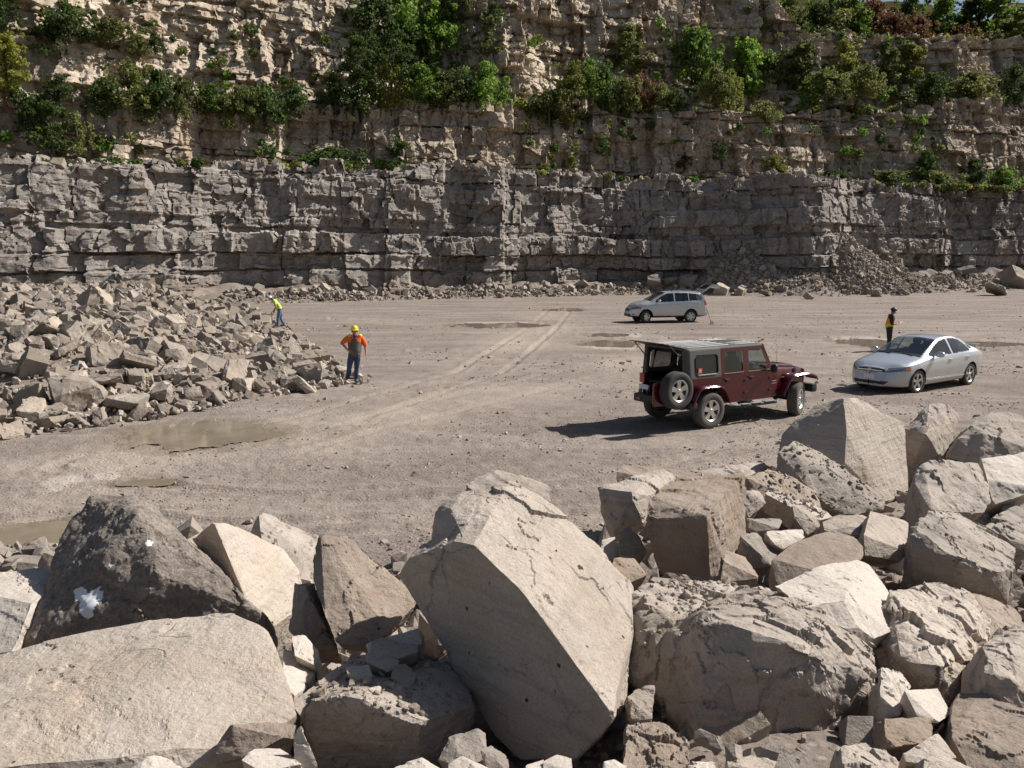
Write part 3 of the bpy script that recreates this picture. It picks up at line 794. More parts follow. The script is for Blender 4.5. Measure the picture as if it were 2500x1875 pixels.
 ('sunlit stone at the bottom edge beside the dark corner boulder', 'pale', .7, [[(2255,1853,.1),(2300,1840,.2),(2385,1880,.05),(2380,1910,-.1),(2255,1910,-.1)]], (0,.2,-.1), 3.0),
 ('rough pale stone above the stones at the lower right edge', 'pale', .6, [[(2205,1840,.05),(2260,1812,.15),(2290,1790,.2),(2335,1850,.05),(2275,1856,0),(2215,1866,0)]], (0,.15,-.1), 3.3),
 ('dark shaded rock at the bottom edge left of the massive rough boulder', 'brown', .7, [[(1530,1770,.25),(1611,1758,.3),(1682,1808,.15),(1690,1890,-.1),(1515,1890,-.1)]], (0,.25,-.1), 3.2),
 ('angular stone propped between great block and massive boulder', 'grey', .6, [[(1533,1700,.1),(1555,1680,.2),(1597,1675,.2),(1592,1755,0),(1545,1760,0)]], (0,.2,-.1), 3.75),
 ('flat chip at the bottom edge below the massive rough boulder', 'white', .6, [[(1676,1868,.05),(1740,1858,.12),(1757,1888,0),(1690,1895,0)]], (0,.1,-.06), 3.05),
 ('sunlit stone at the bottom edge below the massive rough boulder', 'pale', .6, [[(1773,1864,.05),(1830,1845,.15),(1893,1860,.1),(1888,1895,0),(1780,1895,0)]], (0,.12,-.08), 3.08),
 ('grey ridged rock peeping over the top of the great tilted block', 'grey', .8, [[(1134,1190,.1),(1160,1170,.4),(1218,1149,.6),(1251,1170,.5),(1302,1170,.7),(1340,1190,.4),(1342,1225,.1),(1250,1230,0),(1150,1240,0)]], (0,.4,-.3), 7.6),
 ('pale layered slab at the left edge behind the flat pale slab', 'white', .9, [[(-70,1445,.4),(0,1398,.75),(100,1388,.9),(137,1402,.85),(142,1432,.6),(80,1470,.3),(60,1540,.15),(30,1592,0),(-70,1610,0)]], (-.05,.3,-.3), 4.9),
 ('small white stone peeping out right of the dark pointed boulder', 'white', .5, [[(446,1322,.1),(487,1298,.2),(505,1320,.15),(475,1350,0)]], (0,.15,-.2), 6.3),
]

STYLE = {'dark': (.6, .5, 2.0), 'white': (.5, .3, .6), 'pale': (.4, .15, .6), 'grey': (.8, .55, 1.15), 'brown': (.5, .35, 1.1), 'rubble': (1., 1., 1.)}


def carve(co, no, size, seed, style=(1, 1, 1)):
    """break up a faceted stone: broken facets, ledges along the bedding, small chips"""
    r = np.random.default_rng(seed)
    o = r.uniform(0, 50, 3)
    p = co / size
    x, y, z = (p[:, i] for i in range(3))
    bd = r.normal(0, 1, 3); bd = bd / np.linalg.norm(bd)
    h1 = fbm(x * 2.2 + o[0], y * 2.2 + o[1], z * 2.2 + o[2], 3)
    h2 = fbm(x * 9 + o[1], y * 9 + o[2], z * 9 + o[0], 5, 0.6)
    warp = np.stack([h1, np.roll(o, 1)[0] * 0 + h2, h1 - h2], -1)
    f1 = cellfacet(p * 3.3 + o + warp * .35, seed, .8)
    f2 = cellfacet(p * 8.5 + o + warp * .5, seed + 9, .8)
    t = (p @ bd) * r.uniform(5, 10) + .8 * h1 + .25 * h2
    i = np.floor(t); fr = t - i
    e = sstep(0.0, .22, fr)
    stepn = h3(i, seed, 3) * (1 - e) + h3(i + 1, seed, 3) * e
    d = 0.014 * h1 + style[2] * 0.012 * h2 + style[0] * (0.022 * f1 + 0.009 * f2) + style[1] * 0.018 * (stepn - .5)
    return co + no * (d * size)[:, None]


def refine(bm, L):
    bmesh.ops.triangulate(bm, faces=bm.faces)
    for it in range(14):
        es = [e for e in bm.edges if e.calc_length() > L]
        if not es: break
        bmesh.ops.subdivide_edges(bm, edges=es, cuts=1, use_grid_fill=False)
        bmesh.ops.triangulate(bm, faces=[f for f in bm.faces if len(f.verts) > 3])
    bmesh.ops.recalc_face_normals(bm, faces=bm.faces)
    bm.normal_update()


def hull_bm(P, r, size, chips, cmin, cmax):
    b2 = bmesh.new()
    for p in P: b2.verts.new(p + r.normal(0, .0015 * size, 3))
    res = bmesh.ops.convex_hull(b2, input=b2.verts)
    bmesh.ops.delete(b2, geom=[v for v in b2.verts if not v.link_faces], context='VERTS')
    for t in range(chips):
        vs = list(b2.verts)
        if len(vs) < 6: break
        vtx = vs[r.integers(len(vs))]
        n = Vector(vtx.co).normalized() + Vector(r.normal(0, 0.35, 3))
        n.normalize()
        dd = max(q.co.dot(n) for q in vs)
        bmesh.ops.bisect_plane(b2, geom=b2.verts[:] + b2.edges[:] + b2.faces[:], plane_co=n * (dd - size * r.uniform(cmin, cmax)), plane_no=n, clear_outer=True)
        bmesh.ops.holes_fill(b2, edges=[e for e in b2.edges if e.is_boundary])
    # long edges knocked off here and there
    for t in range(chips + 3):
        es = [e for e in b2.edges if len(e.link_faces) == 2]
        if len(es) < 6: break
        e = es[r.integers(len(es))]
        b2.normal_update()
        n = (e.link_faces[0].normal + e.link_faces[1].normal + Vector(r.normal(0, .16, 3)))
        if n.length < .3: continue
        n.normalize()
        dd = max(q.co.dot(n) for q in b2.verts)
        mid_ = (e.verts[0].co + e.verts[1].co) * .5
        if dd - mid_.dot(n) > .05 * size: continue
        bmesh.ops.bisect_plane(b2, geom=b2.verts[:] + b2.edges[:] + b2.faces[:], plane_co=n * (dd - size * r.uniform(.003, .012)), plane_no=n, clear_outer=True)
        bmesh.ops.holes_fill(b2, edges=[e for e in b2.edges if e.is_boundary])
    return b2


def bm_arrays(bm):
    bm.verts.index_update()
    co = np.array([v.co[:] for v in bm.verts]); no = np.array([v.normal[:] for v in bm.verts])
    F = np.array([[v.index for v in f.verts] for f in bm.faces])
    return co, no, F


def sharpen(me, ang=30):
    me.set_sharp_from_angle(angle=R(ang))


from mathutils.bvhtree import BVHTree
CHIPS = []
for k, (label, mt, q, hulls, ext, d0) in enumerate(ROCKS):
    r = np.random.default_rng(100 + k)
    allp = []
    for pts in hulls:
        P = np.array([at(u * K, v * K, d0 + off) for u, v, off in pts])
        c = P.mean(0)
        e = np.array(ext) + (0, 0, -.12)
        allp.append(np.concatenate([P, c + (P - c) * 0.82 + e]))
    every = np.concatenate(allp)
    cen = every.mean(0); size = np.ptp(every, axis=0).max()
    Vs, Fs, base = [], [], 0
    for hn, P in enumerate(allp):
        bm = hull_bm(P - cen, r, size, 6, .008, .03)
        refine(bm, max(0.0034 * (d0 + .4), size / 130))
        co, no, F = bm_arrays(bm); bm.free()
        Vs.append(carve(co, no, size, 500 + k, (.16, 0, .45) if k == 0 else (.22, .08, .5) if 'smooth' in label else (1.35, .9, 1.3) if 'massive' in label or 'flake' in label else STYLE[mt])); Fs.append(F + base); base += len(co)
    nm = 'boulder' if size > 0.45 else 'loose_rock'
    ob = mesh_obj(nm, np.concatenate(Vs), np.concatenate(Fs), M[mt], loc=cen)
    sharpen(ob.data)
    if any(w_ in label for w_ in ('chip strewn block at', 'strewn with chips', 'flake covered', 'gravel covered', 'gravel dusted')):
        Va, Fa = np.concatenate(Vs) + cen, np.concatenate(Fs)
        tree_ = BVHTree.FromPolygons([Vector(q_) for q_ in Va], [tuple(int(i_) for i_ in f_) for f_ in Fa])
        lo, hi = Va.min(0), Va.max(0)
        for t_ in range(420):
            hit = tree_.ray_cast(Vector((r.uniform(lo[0], hi[0]), r.uniform(lo[1], hi[1]), hi[2] + 1)), Vector((0, 0, -1)))
            if hit[0] is None or hit[1].z < .62 or (d0 > 6 and r.random() < .35): continue
            CHIPS.append((*hit[0], np.clip((.0045 if d0 < 6 else .0026) * d0 * math.exp(r.normal(0, .6)), .006, .07)))
    if mt == 'dark':            # patches of white crust on the weathered face
        me_ = ob.data; me_.materials.append(M['crust'])
        fc = np.empty(len(me_.polygons) * 3); me_.polygons.foreach_get('center', fc); fc = fc.reshape(-1, 3)
        wc = fc + cen
        dist = wc[:, 1]
        rel = wc - (0, 0, EYE)
        zf = rel[:, 1] * math.cos(PITCH) - rel[:, 2] * math.sin(PITCH)
        pu = 512 + FPX * rel[:, 0] / zf
        pv = 384 - FPX * (rel[:, 1] * math.sin(PITCH) + rel[:, 2] * math.cos(PITCH)) / zf
        idx = np.zeros(len(fc), np.int32)
        for (u_, v_, rad_) in ((212, 1466, .085), (366, 1328, .020), (505, 1500, .022), (195, 1378, .014), (270, 1381, .014)):
            k0 = np.argmin(np.hypot(pu - u_ * K, pv - v_ * K) + np.where(dist > np.median(dist), 50, 0))
            dd_ = np.linalg.norm((wc - wc[k0]) * (1, 1, 1), axis=1) / rad_
            rag = 1 + .45 * fbm(wc[:, 0] * 22, wc[:, 1] * 22, wc[:, 2] * 22, 3) + .35 * np.sin(3 * np.arctan2(wc[:, 2] - wc[k0, 2], wc[:, 0] - wc[k0, 0]))
            idx[dd_ < rag] = 1
        me_.polygons.foreach_set('material_index', idx)
    tag(ob, label, 'boulder' if size > 0.45 else 'rock', 'boulders of the bank in front')

# ------------------------------------------------------------------ a stock of quarried stones for the rubble
STONES_LO, STONES_HI = [], []
for i in range(14):
    r = np.random.default_rng(900 + i)
    sx, sy, sz = (1, r.uniform(.6, .95), r.uniform(.4, .75)) if i % 3 else (1, r.uniform(.55, .9), r.uniform(.2, .34))
    P = [np.array(p) * (sx, sy, sz) * 0.5 * r.uniform(.62, 1.1, 3) for p in [(a, b, c) for a in (-1, 1) for b in (-1, 1) for c in (-1, 1)]]
    for j in range(4):
        q = r.normal(0, 1, 3); q /= np.linalg.norm(q); P.append(q * (sx, sy, sz) * .57)
    bm = hull_bm(np.array(P), r, 1.0, 5, .04, .13)
    bmesh.ops.triangulate(bm, faces=bm.faces); bmesh.ops.recalc_face_normals(bm, faces=bm.faces)
    co, no, F = bm_arrays(bm)
    STONES_LO.append((co, F))
    refine(bm, .06)
    co, no, F = bm_arrays(bm); bm.free()
    hm = raw_mesh('quarried_stone', carve(co, no, 1.0, 700 + i, (1, .8, 1)), F)
    hm.materials.append(M['rubble']); sharpen(hm)
    STONES_HI.append(hm)


def rot_mats(n, r, tilt=1.0):
    """n random rotations"""
    q = r.normal(0, 1, (n, 4)); q[:, 1:3] *= tilt
    q /= np.linalg.norm(q, axis=1)[:, None]
    w, x, y, z = q.T
    return np.stack([np.stack([1 - 2 * (y * y + z * z), 2 * (x * y - z * w), 2 * (x * z + y * w)], -1),
                     np.stack([2 * (x * y + z * w), 1 - 2 * (x * x + z * z), 2 * (y * z - x * w)], -1),
                     np.stack([2 * (x * z - y * w), 2 * (y * z + x * w), 1 - 2 * (x * x + y * y)], -1)], -2)


def stone_heap(name, pos, size, seed, mat, tilt=1.0):
    """one mesh of very many stones"""
    r = np.random.default_rng(seed)
    n = len(pos)
    Rm = rot_mats(n, r, tilt)
    which = r.integers(0, len(STONES_LO), n)
    Vs, Fs, base = [], [], 0
    for w in range(len(STONES_LO)):
        idx = np.where(which == w)[0]
        if not len(idx): continue
        V, F = STONES_LO[w]
        P = np.einsum('nij,vj->nvi', Rm[idx], V) * size[idx][:, None, None] + pos[idx][:, None, :]
        Vs.append(P.reshape(-1, 3))
        Fs.append((F[None] + (np.arange(len(idx)) * len(V))[:, None, None]).reshape(-1, 3) + base)
        base += len(idx) * len(V)
    o = mesh_obj(name, np.concatenate(Vs), np.concatenate(Fs), mat, smooth=False)
    return o


def one_stone(x, y, z, s, r, label, cat, group, name='rubble_rock', flat=None):
    o = bpy.data.objects.new(name, STONES_HI[r.integers(len(STONES_HI))])
    COL.objects.link(o)
    o.location = (x, y, z)
    o.rotation_euler = (r.normal(0, .5), r.normal(0, .5), r.uniform(0, 6.28)) if flat is None else (r.normal(0, flat), r.normal(0, flat), r.uniform(0, 6.28))
    o.scale = (s * r.uniform(.85, 1.15), s * r.uniform(.85, 1.15), s * r.uniform(.85, 1.15))
    return tag(o, label, cat, group)


CH = np.array(CHIPS)
o = stone_heap('rock_chips', CH[:, :3] + np.stack([0 * CH[:, 3], 0 * CH[:, 3], CH[:, 3] * .15], 1), CH[:, 3], 21, M['rubble'], .4)
tag(o, 'chips and crumbs of stone lying on top of the boulders', 'rock chips', kind='stuff')
# ---- stones between the boulders of the bank
r = np.random.default_rng(31)
pts = []
for i in range(60000):
    x, y = r.uniform(-9, 12), r.uniform(2.2, 16)
    if abs(x) > y * 0.68 + 0.5: continue
    f = float(bank_foot(x))
    if y > f + 0.4 - abs(r.normal(0, .5)): continue
    pts.append((x, y))
    if len(pts) >= 9000: break
pts = np.array(pts)
s = np.clip(0.045 * np.exp(r.normal(0, .8, len(pts))), .012, .34) * (0.5 + pts[:, 1] / 9)
z = ground_z(pts[:, 0], pts[:, 1]) + s * 0.12
o = stone_heap('bank_gravel', np.stack([pts[:, 0], pts[:, 1], z], 1), s, 5, M['grey'])
tag(o, 'small broken stones and gravel lying between the boulders', 'gravel', kind='stuff')
r = np.random.default_rng(32)
n = 0
for i in range(4000):
    x, y = r.uniform(-7, 11), r.uniform(3.2, 15.5)
    if abs(x) > y * 0.62: continue
    if y > float(bank_foot(x)) - 0.2: continue
    s_ = r.uniform(.16, .42) * (0.6 + y / 14)
    one_stone(x, y, float(ground_z(x, y)) + s_ * .15, s_, r, 'grey broken stone lying loose between the big boulders of the bank', 'rock', 'loose stones between the boulders', 'loose_rock')
    n += 1
    if n >= 48: break

# ---- the rubble mound left of the floor
big = []     # (u, v, size px) of the stones that stand out in the mound, photographed positions in the 2212 px wide view
for u, v, w, label in (
        (265, 868, 85, 'largest squared block at the front of the rubble mound, with a pale top'),
        (155, 862, 90, 'leaning slab with a dark gap beside it at the front of the rubble mound'),
        (345, 852, 55, 'pale topped block right of the largest block in the mound'),
        (105, 893, 60, 'pale cracked lump near the front left foot of the mound'),
        (60, 888, 70, 'pale flat topped block near the front left foot of the mound'),
        (107, 915, 52, 'flat stone lying alone before the left foot of the mound'),
        (212, 903, 36, 'small squarish stone standing alone before the mound'),
        (397, 877, 30, 'small flat stone at the right end of the front blocks'),
        (445, 838, 46, 'bluish grey five sided block at the foot of the mound'),
        (522, 835, 44, 'dull grey block right of the bluish grey block'),
        (565, 840, 34, 'rounded grey stone at the foot of the mound right of the dull grey block'),
        (700, 830, 36, 'last grey stone of the mound foot near the man in the yellow helmet'),
        (680, 775, 48, 'steep slab near the right tip of the rubble mound'),
        (740, 800, 40, 'flat stone just left of the man in the yellow helmet'),
        (290, 785, 66, 'long tilted block high on the front of the mound'),
        (215, 770, 70, 'pale long slab lying on the front of the mound'),
        (128, 760, 62, 'upright pale slab on the left front of the mound'),
        (60, 790, 80, 'dark sided block at the left edge of the mound'),
        (20, 800, 60, 'pale block cut by the left edge of the photo in the mound'),
        (190, 655, 70, 'large brown slab tilted upright at the back of the mound'),
        (560, 615, 60, 'tilted brown slab beneath the wall behind the man in the lime shirt'),
        (10, 935, 50, 'grey stone at the left edge in front of the mound')):
    big.append((u, v, w, label))


def mound_depth(u, v):
    rr = ray(u, v)
    ys = np.arange(14, 110, 0.05)
    X = rr[0] / rr[1] * ys; Z = EYE + rr[2] / rr[1] * ys
    g = mound(X, ys)
    k = np.argmax(Z <= g)
    return ys[k] if Z[k] <= g[k] else 80.0


r = np.random.default_rng(44)
taken = []
for u, v, w, label in big:
    uu, vv_ = u * KD, v * KD
    y = mound_depth(uu, vv_ + w * KD * 0.25)
    p = at(uu, vv_, y)
    s_ = w * KD / FPX * y * 1.12
    g = float(mound(p[0], p[1]))
    one_stone(p[0], p[1] + s_ * .2, g + s_ * .22, s_, r, label, 'rock', 'rocks of the rubble mound', flat=.3)
    taken.append((p[0], p[1], s_ * .5))
cand = []
while len(cand) < 30000:
    x, y = r.uniform(-42, -3), r.uniform(15, 75)
    if x < -0.66 * y: continue
    cand.append((x, y))
cand = np.array(cand)
md_c = mound_dist(cand[:, 0], cand[:, 1])
ok = (md_c > -0.35) & (np.hypot(cand[:, 0] + 4.75, cand[:, 1] - 25.6) > .75) & (np.hypot(cand[:, 0] + 11.7, cand[:, 1] - 42.8) > .7)
cand, md_c = cand[ok], md_c[ok]
sz = np.clip(0.215 * np.exp(r.normal(0, .6, len(cand))), .09, .9)
sz = sz * np.where((cand[:, 1] < 26) & (cand[:, 0] < -8), 1.2, 1.0)
order = np.argsort(-sz / cand[:, 1])
kept = []
cell = {}
for i in order:
    x, y, s_ = cand[i, 0], cand[i, 1], sz[i]
    if any((x - a) ** 2 + (y - b) ** 2 < (c + s_ * .42) ** 2 * .8 for a, b, c in taken): continue
    okk = True
    cx, cy = int(x // 1.2), int(y // 1.2)
    for ii in (-1, 0, 1):
        for jj in (-1, 0, 1):
            for (a, b, c) in cell.get((cx + ii, cy + jj), ()):
                if (x - a) ** 2 + (y - b) ** 2 < (0.31 * (c + s_)) ** 2: okk = False; break
            if not okk: break
        if not okk: break
    if not okk: continue
    cell.setdefault((cx, cy), []).append((x, y, s_))
    kept.append(i)
kept = np.array(kept)
px = sz[kept] / cand[kept, 1]
solo = kept[np.argsort(-px)[:135]]
ss = set(solo.tolist())
for i in solo:
    x, y, s_ = cand[i, 0], cand[i, 1], sz[i]
    one_stone(x, y, float(mound(x, y)) + s_ * .14, s_, r, 'angular limestone rock heaped in the rubble mound at the left of the quarry floor', 'rock', 'rocks of the rubble mound')
rest = np.array([i for i in kept if i not in ss])
o = stone_heap('rubble', np.stack([cand[rest, 0], cand[rest, 1], mound(cand[rest, 0], cand[rest, 1]) + sz[rest] * .14], 1), sz[rest], 9, M['rubble'])
tag(o, 'smaller broken limestone of the rubble mound at left', 'rubble', kind='stuff')
# fine rubble between
fx = []
while len(fx) < 24000:
    x, y = r.uniform(-42, -3), r.uniform(15, 75)
    if x > -0.66 * y: fx.append((x, y))
fx = np.array(fx); fx = fx[mound_dist(fx[:, 0], fx[:, 1]) > -0.9 + 0.6 * r.random(len(fx))]
fs = np.clip(.11 * np.exp(r.normal(0, .5, len(fx))), .03, .25)
o = stone_heap('fine_rubble', np.stack([fx[:, 0], fx[:, 1], mound(fx[:, 0], fx[:, 1]) + fs * .2 + .03], 1), fs, 10, M['rubble'])
tag(o, 'fine chips filling the rubble mound', 'rubble', kind='stuff')

# ---- loose stones over the floor
gx = []
while len(gx) < 26000:
    y = 1 / r.uniform(1 / 84, 1 / 9.5) if r.random() < .75 else r.uniform(10, 84)
    x = r.uniform(-.68, .68) * y
    if mound_dist(x, y) > 0 or y < float(bank_foot(x)): continue
    gx.append((x, y))
gx = np.array(gx)
clus = fbm(gx[:, 0] * .35, gx[:, 1] * .6, 12., 3)
keep = (r.random(len(gx)) < np.clip(.35 + 2.2 * clus, .04, 1)) & (pud_field(gx[:, 0], gx[:, 1]) < -.15)
gx = gx[keep]
gs = np.clip(.026 * np.exp(r.normal(0, .55, len(gx))), .010, .15) * np.clip(gx[:, 1] / 18, .8, 1.5)
o = stone_heap('floor_gravel', np.stack([gx[:, 0], gx[:, 1], floor_micro(gx[:, 0], gx[:, 1]) * .9 + gs * .02], 1), gs, 12, M['rubble'], .25)
tag(o, 'small loose stones scattered over the quarry floor', 'gravel', kind='stuff')

# ---- talus along the foot of the walls
tx = []
while len(tx) < 5200:
    x = r.uniform(-24, 78)
    base = float(wall_one(x))
    reach = 3.2 + 3.0 * math.exp(-((x - 27) / 7) ** 2) + 4.5 * sstep(34, 46, x)
    t = abs(r.normal(0, .45))
    if t > 1: continue
    tx.append((x, base - .6 - reach * t, t, reach))
tx = np.array(tx, float)


def cone(x, y):
    """the fan of debris that has run down over the first bench at right"""
    x = np.asarray(x, float) - .28 * (93 - np.asarray(y, float)) + 1.6 * fbm(np.asarray(x) * .22, np.asarray(y) * .22, 7., 3)
    d = np.hypot((x - 34.8) / 8.5, (y - 97.5) / 11.5)
    d3 = np.hypot((x - 24.5) / 7.0, (y - 94.0) / 8.0)
    d2 = np.hypot((x - 43) / 5, (y - 100) / 9)
    return np.maximum(np.maximum(11 * np.clip(1 - d, 0, 1) ** 1.1, 7 * np.clip(1 - d2, 0, 1)), 6.5 * np.clip(1 - d3, 0, 1))


def talus_h(x, y):
    base = wall_one(x)
    reach = 3.2 + 3.0 * np.exp(-((x - 27) / 7) ** 2) + 4.5 * sstep(34, 46, x)
    t = np.clip((y - (base - .6 - reach)) / reach, 0, 1.3)
    hh = (0.9 + 1.3 * np.exp(-((x - 27) / 7) ** 2) + 0.9 * sstep(34, 46, x)) * (1 + .35 * fbm(np.asarray(x) * .3, np.asarray(y) * .3, 5., 3))
    return np.maximum(hh * t ** 1.6, cone(x, y))


nx, ny = 640, 110
TX, TT = np.meshgrid(np.linspace(-26, 82, nx), np.linspace(0, 1, ny), indexing='ij')
TY = wall_one(TX) - 13 + TT * 17
TZ = talus_h(TX, TY) + .14 * fbm(TX * 1.4, TY * 1.4, 2., 4) - .07
tal = mesh_obj('talus_slope', np.stack([TX, TY, TZ], -1).reshape(-1, 3), grid_faces(nx, ny), M['floor'])
tag(tal, kind='structure')
ts = np.clip(.22 * np.exp(r.normal(0, .6, len(tx))), .07, 1.0) * (1 - .35 * tx[:, 2])
tpos = np.stack([tx[:, 0], tx[:, 1], talus_h(tx[:, 0], tx[:, 1]) + ts * .15], 1)
cxs = []
while len(cxs) < 8500:
    x, y = r.uniform(15, 55), r.uniform(83.5, 99)
    if cone(x, y) > .15 and y < float(wall_one(x)) + 2.0: cxs.append((x, y))
cxs = np.array(cxs)
cs = np.clip(.13 * np.exp(r.normal(0, .55, len(cxs))), .06, .6) * np.where(cxs[:, 0] < 29, 1.5, 1.0)
tpos = np.concatenate([tpos, np.stack([cxs[:, 0], cxs[:, 1], talus_h(cxs[:, 0], cxs[:, 1]) + cs * .15], 1)])
tsz = np.concatenate([ts, cs])
o = stone_heap('talus', tpos, tsz, 13, M['rubble'])
tag(o, 'fallen stones along the foot of the quarry walls', 'rubble', kind='stuff')
for u, v, w, label in (
        (1415, 570, 34, 'pale rock perched high on the fallen stones left of the silver hatch'),
        (1447, 605, 30, 'upright pale slab among the fallen stones behind the light silver wagon'),
        (1485, 607, 34, 'rounded pale boulder behind the roof of the light silver wagon'),
        (1512, 603, 26, 'pale boulder right beside the rounded pale boulder'),
        (1560, 628, 32, 'squat grey rock just right of the raised hatch'),
        (1600, 630, 26, 'grey rock at the foot of the fallen stones right of the raised hatch'),
        (1655, 632, 26, 'flat grey rock lying before the buttress'),
        (1745, 640, 22, 'lone dark rock on the floor before the debris fan'),
        (2080, 585, 48, 'big rounded boulder against the dark wall at far right'),
        (2190, 600, 52, 'large grey rock at the right edge of the fallen stones'),
        (2150, 625, 44, 'low grey rock at the right end of the fallen stones'),
        (1950, 628, 34, 'blocky rock at the foot of the debris fan'),
        (1895, 632, 30, 'flat topped rock left of the blocky rock at the debris fan'),
        (1255, 592, 28, 'dark slab among fallen stones at the foot of the shaded wall'),
        (1150, 600, 24, 'grey slab among fallen stones at the middle of the wall foot'),
        (950, 618, 22, 'dark rock at the wall foot above the yellow helmet side of the floor')):
    uu, vv_ = u * KD, v * KD
    ys = np.arange(50, 130, .1); rr = ray(uu, vv_ + w * KD * .3)
    X = rr[0] / rr[1] * ys; Z = EYE + rr[2] / rr[1] * ys
    kx = np.argmax((Z <= talus_h(X, ys)) | (ys > wall_one(X) - 1.2))
    y = ys[kx]; p = at(uu, vv_, y); s_ = w * KD / FPX * y * 1.1
    one_stone(p[0], p[1], float(talus_h(p[0], p[1])) + s_ * .25, s_, r, label, 'rock', 'rocks fallen along the wall foot', flat=.35)
# stones on the benches' rims
for (VV, n_, seed) in ((V1, 900, 3), (V2, 500, 4)):
    r2 = np.random.default_rng(seed)
    row = VV[-4]
    idx = r2.integers(0, len(row), n_)
    p = row[idx].copy(); back = np.abs(r2.normal(0, 1.6, n_)); p[:, 1] += .2 + back
    s2 = np.clip(.25 * np.exp(r2.normal(0, .6, n_)), .1, 1.0)
    o = stone_heap('ledge_rubble', np.stack([p[:, 0], p[:, 1], p[:, 2] + .1 * s2 + .12 * back], 1), s2, seed + 50, M['rubble'])
    tag(o, 'broken stones lying along the rim of the ' + ('lower' if seed == 3 else 'middle') + ' quarry wall', 'rubble', kind='stuff')
# ------------------------------------------------------------------ trees and bushes on the benches
def leaf_mat(name, a, b_, c_):
    m, nt, b = mat_new(name)
    h = NT(nt)
    tc = h.n('ShaderNodeTexCoord'); oi = h.n('ShaderNodeObjectInfo')
    g = h.n('ShaderNodeNewGeometry')
    n = h.noise(tc.outputs['Object'], 3.5, 4, .6)
    k = h.math('ADD', h.math('MULTIPLY', n, .75), h.math('MULTIPLY', g.outputs['Random Per Island'], .35))
    col = h.ramp(k, [(.28, a), (.52, b_), (.8, c_)])
    rv = h.math('ADD', h.math('MULTIPLY', oi.outputs['Random'], .7), .85)
    col = h.mix(1.0, col, rv, 'MULTIPLY')
    h.l(col, b.inputs['Base Color'])
    b.inputs['Roughness'].default_value = .6
    b.inputs['Specular IOR Level'].default_value = .25
    tr = h.n('ShaderNodeBsdfTranslucent'); h.l(col, tr.inputs['Color'])
    mx = h.n('ShaderNodeMixShader', Fac=.45)
    h.l(b.outputs[0], mx.inputs[1]); h.l(tr.outputs[0], mx.inputs[2])
    h.l(mx.outputs[0], nt.nodes['Material Output'].inputs['Surface'])
    return m


LEAF = {'green': leaf_mat('green_leaves', (.045, .085, .016), (.12, .20, .035), (.23, .31, .06)),
        'dark': leaf_mat('dark_green_leaves', (.022, .040, .014), (.058, .092, .026), (.12, .165, .045)),
        'olive': leaf_mat('olive_leaves', (.065, .080, .026), (.14, .155, .048), (.22, .23, .075)),
        'yellow': leaf_mat('yellow_green_leaves', (.09, .11, .022), (.20, .215, .045), (.33, .32, .075)),
        'rust': leaf_mat('rusty_leaves', (.05, .032, .018), (.11, .062, .03), (.17, .095, .05))}
M['bark'] = simple('bark', (.10, .08, .06), .95)


def leaf_cloud(centers, radii, per, leaf, r, squash=.85):
    P, S = [], []
    for c, rad, n in zip(centers, radii, per):
        d = r.normal(0, 1, (n, 3)); d /= np.linalg.norm(d, axis=1)[:, None]
        rr = rad * (.35 + .7 * r.random(n) ** .6)
        P.append(c + d * rr[:, None] * (1, 1, squash))
    P = np.concatenate(P); n = len(P)
    s = leaf * r.uniform(.6, 1.4, n)
    Rm = rot_mats(n, r)
    q = np.array([(-.5, -.3, 0), (.1, -.42, .08), (.6, 0, 0), (.1, .42, .08), (-.5, .3, -.04)])
    V = np.einsum('nij,vj->nvi', Rm, q) * s[:, None, None] + P[:, None, :]
    F = np.arange(n * 5).reshape(n, 5)
    return V.reshape(-1, 3), F


def tube(path, rad, k=7, cap=True):
    path = [np.array(p, float) for p in path]
    V, F = [], []
    for i, p in enumerate(path):
        t = path[min(i + 1, len(path) - 1)] - path[max(i - 1, 0)]
        t = t / (np.linalg.norm(t) + 1e-9)
        a = np.cross(t, (0, 0, 1) if abs(t[2]) < .9 else (1, 0, 0)); a /= np.linalg.norm(a)
        b = np.cross(t, a)
        for j in range(k):
            w = 2 * math.pi * j / k
            V.append(p + (a * math.cos(w) + b * math.sin(w)) * rad[i])
    for i in range(len(path) - 1):
        for j in range(k):
            F.append((i * k + j, i * k + (j + 1) % k, (i + 1) * k + (j + 1) % k, (i + 1) * k + j))
    if cap:
        F.append(tuple(range(k))[::-1]); F.append(tuple((len(path) - 1) * k + j for j in range(k)))
    return V, F


def join(parts):
    Vs, Fs = [], []
    for V, F in parts:
        b = len(Vs)
        Vs += [tuple(map(float, v)) for v in V]
        Fs += [tuple(int(i) + b for i in f) for f in F]
    return Vs, Fs


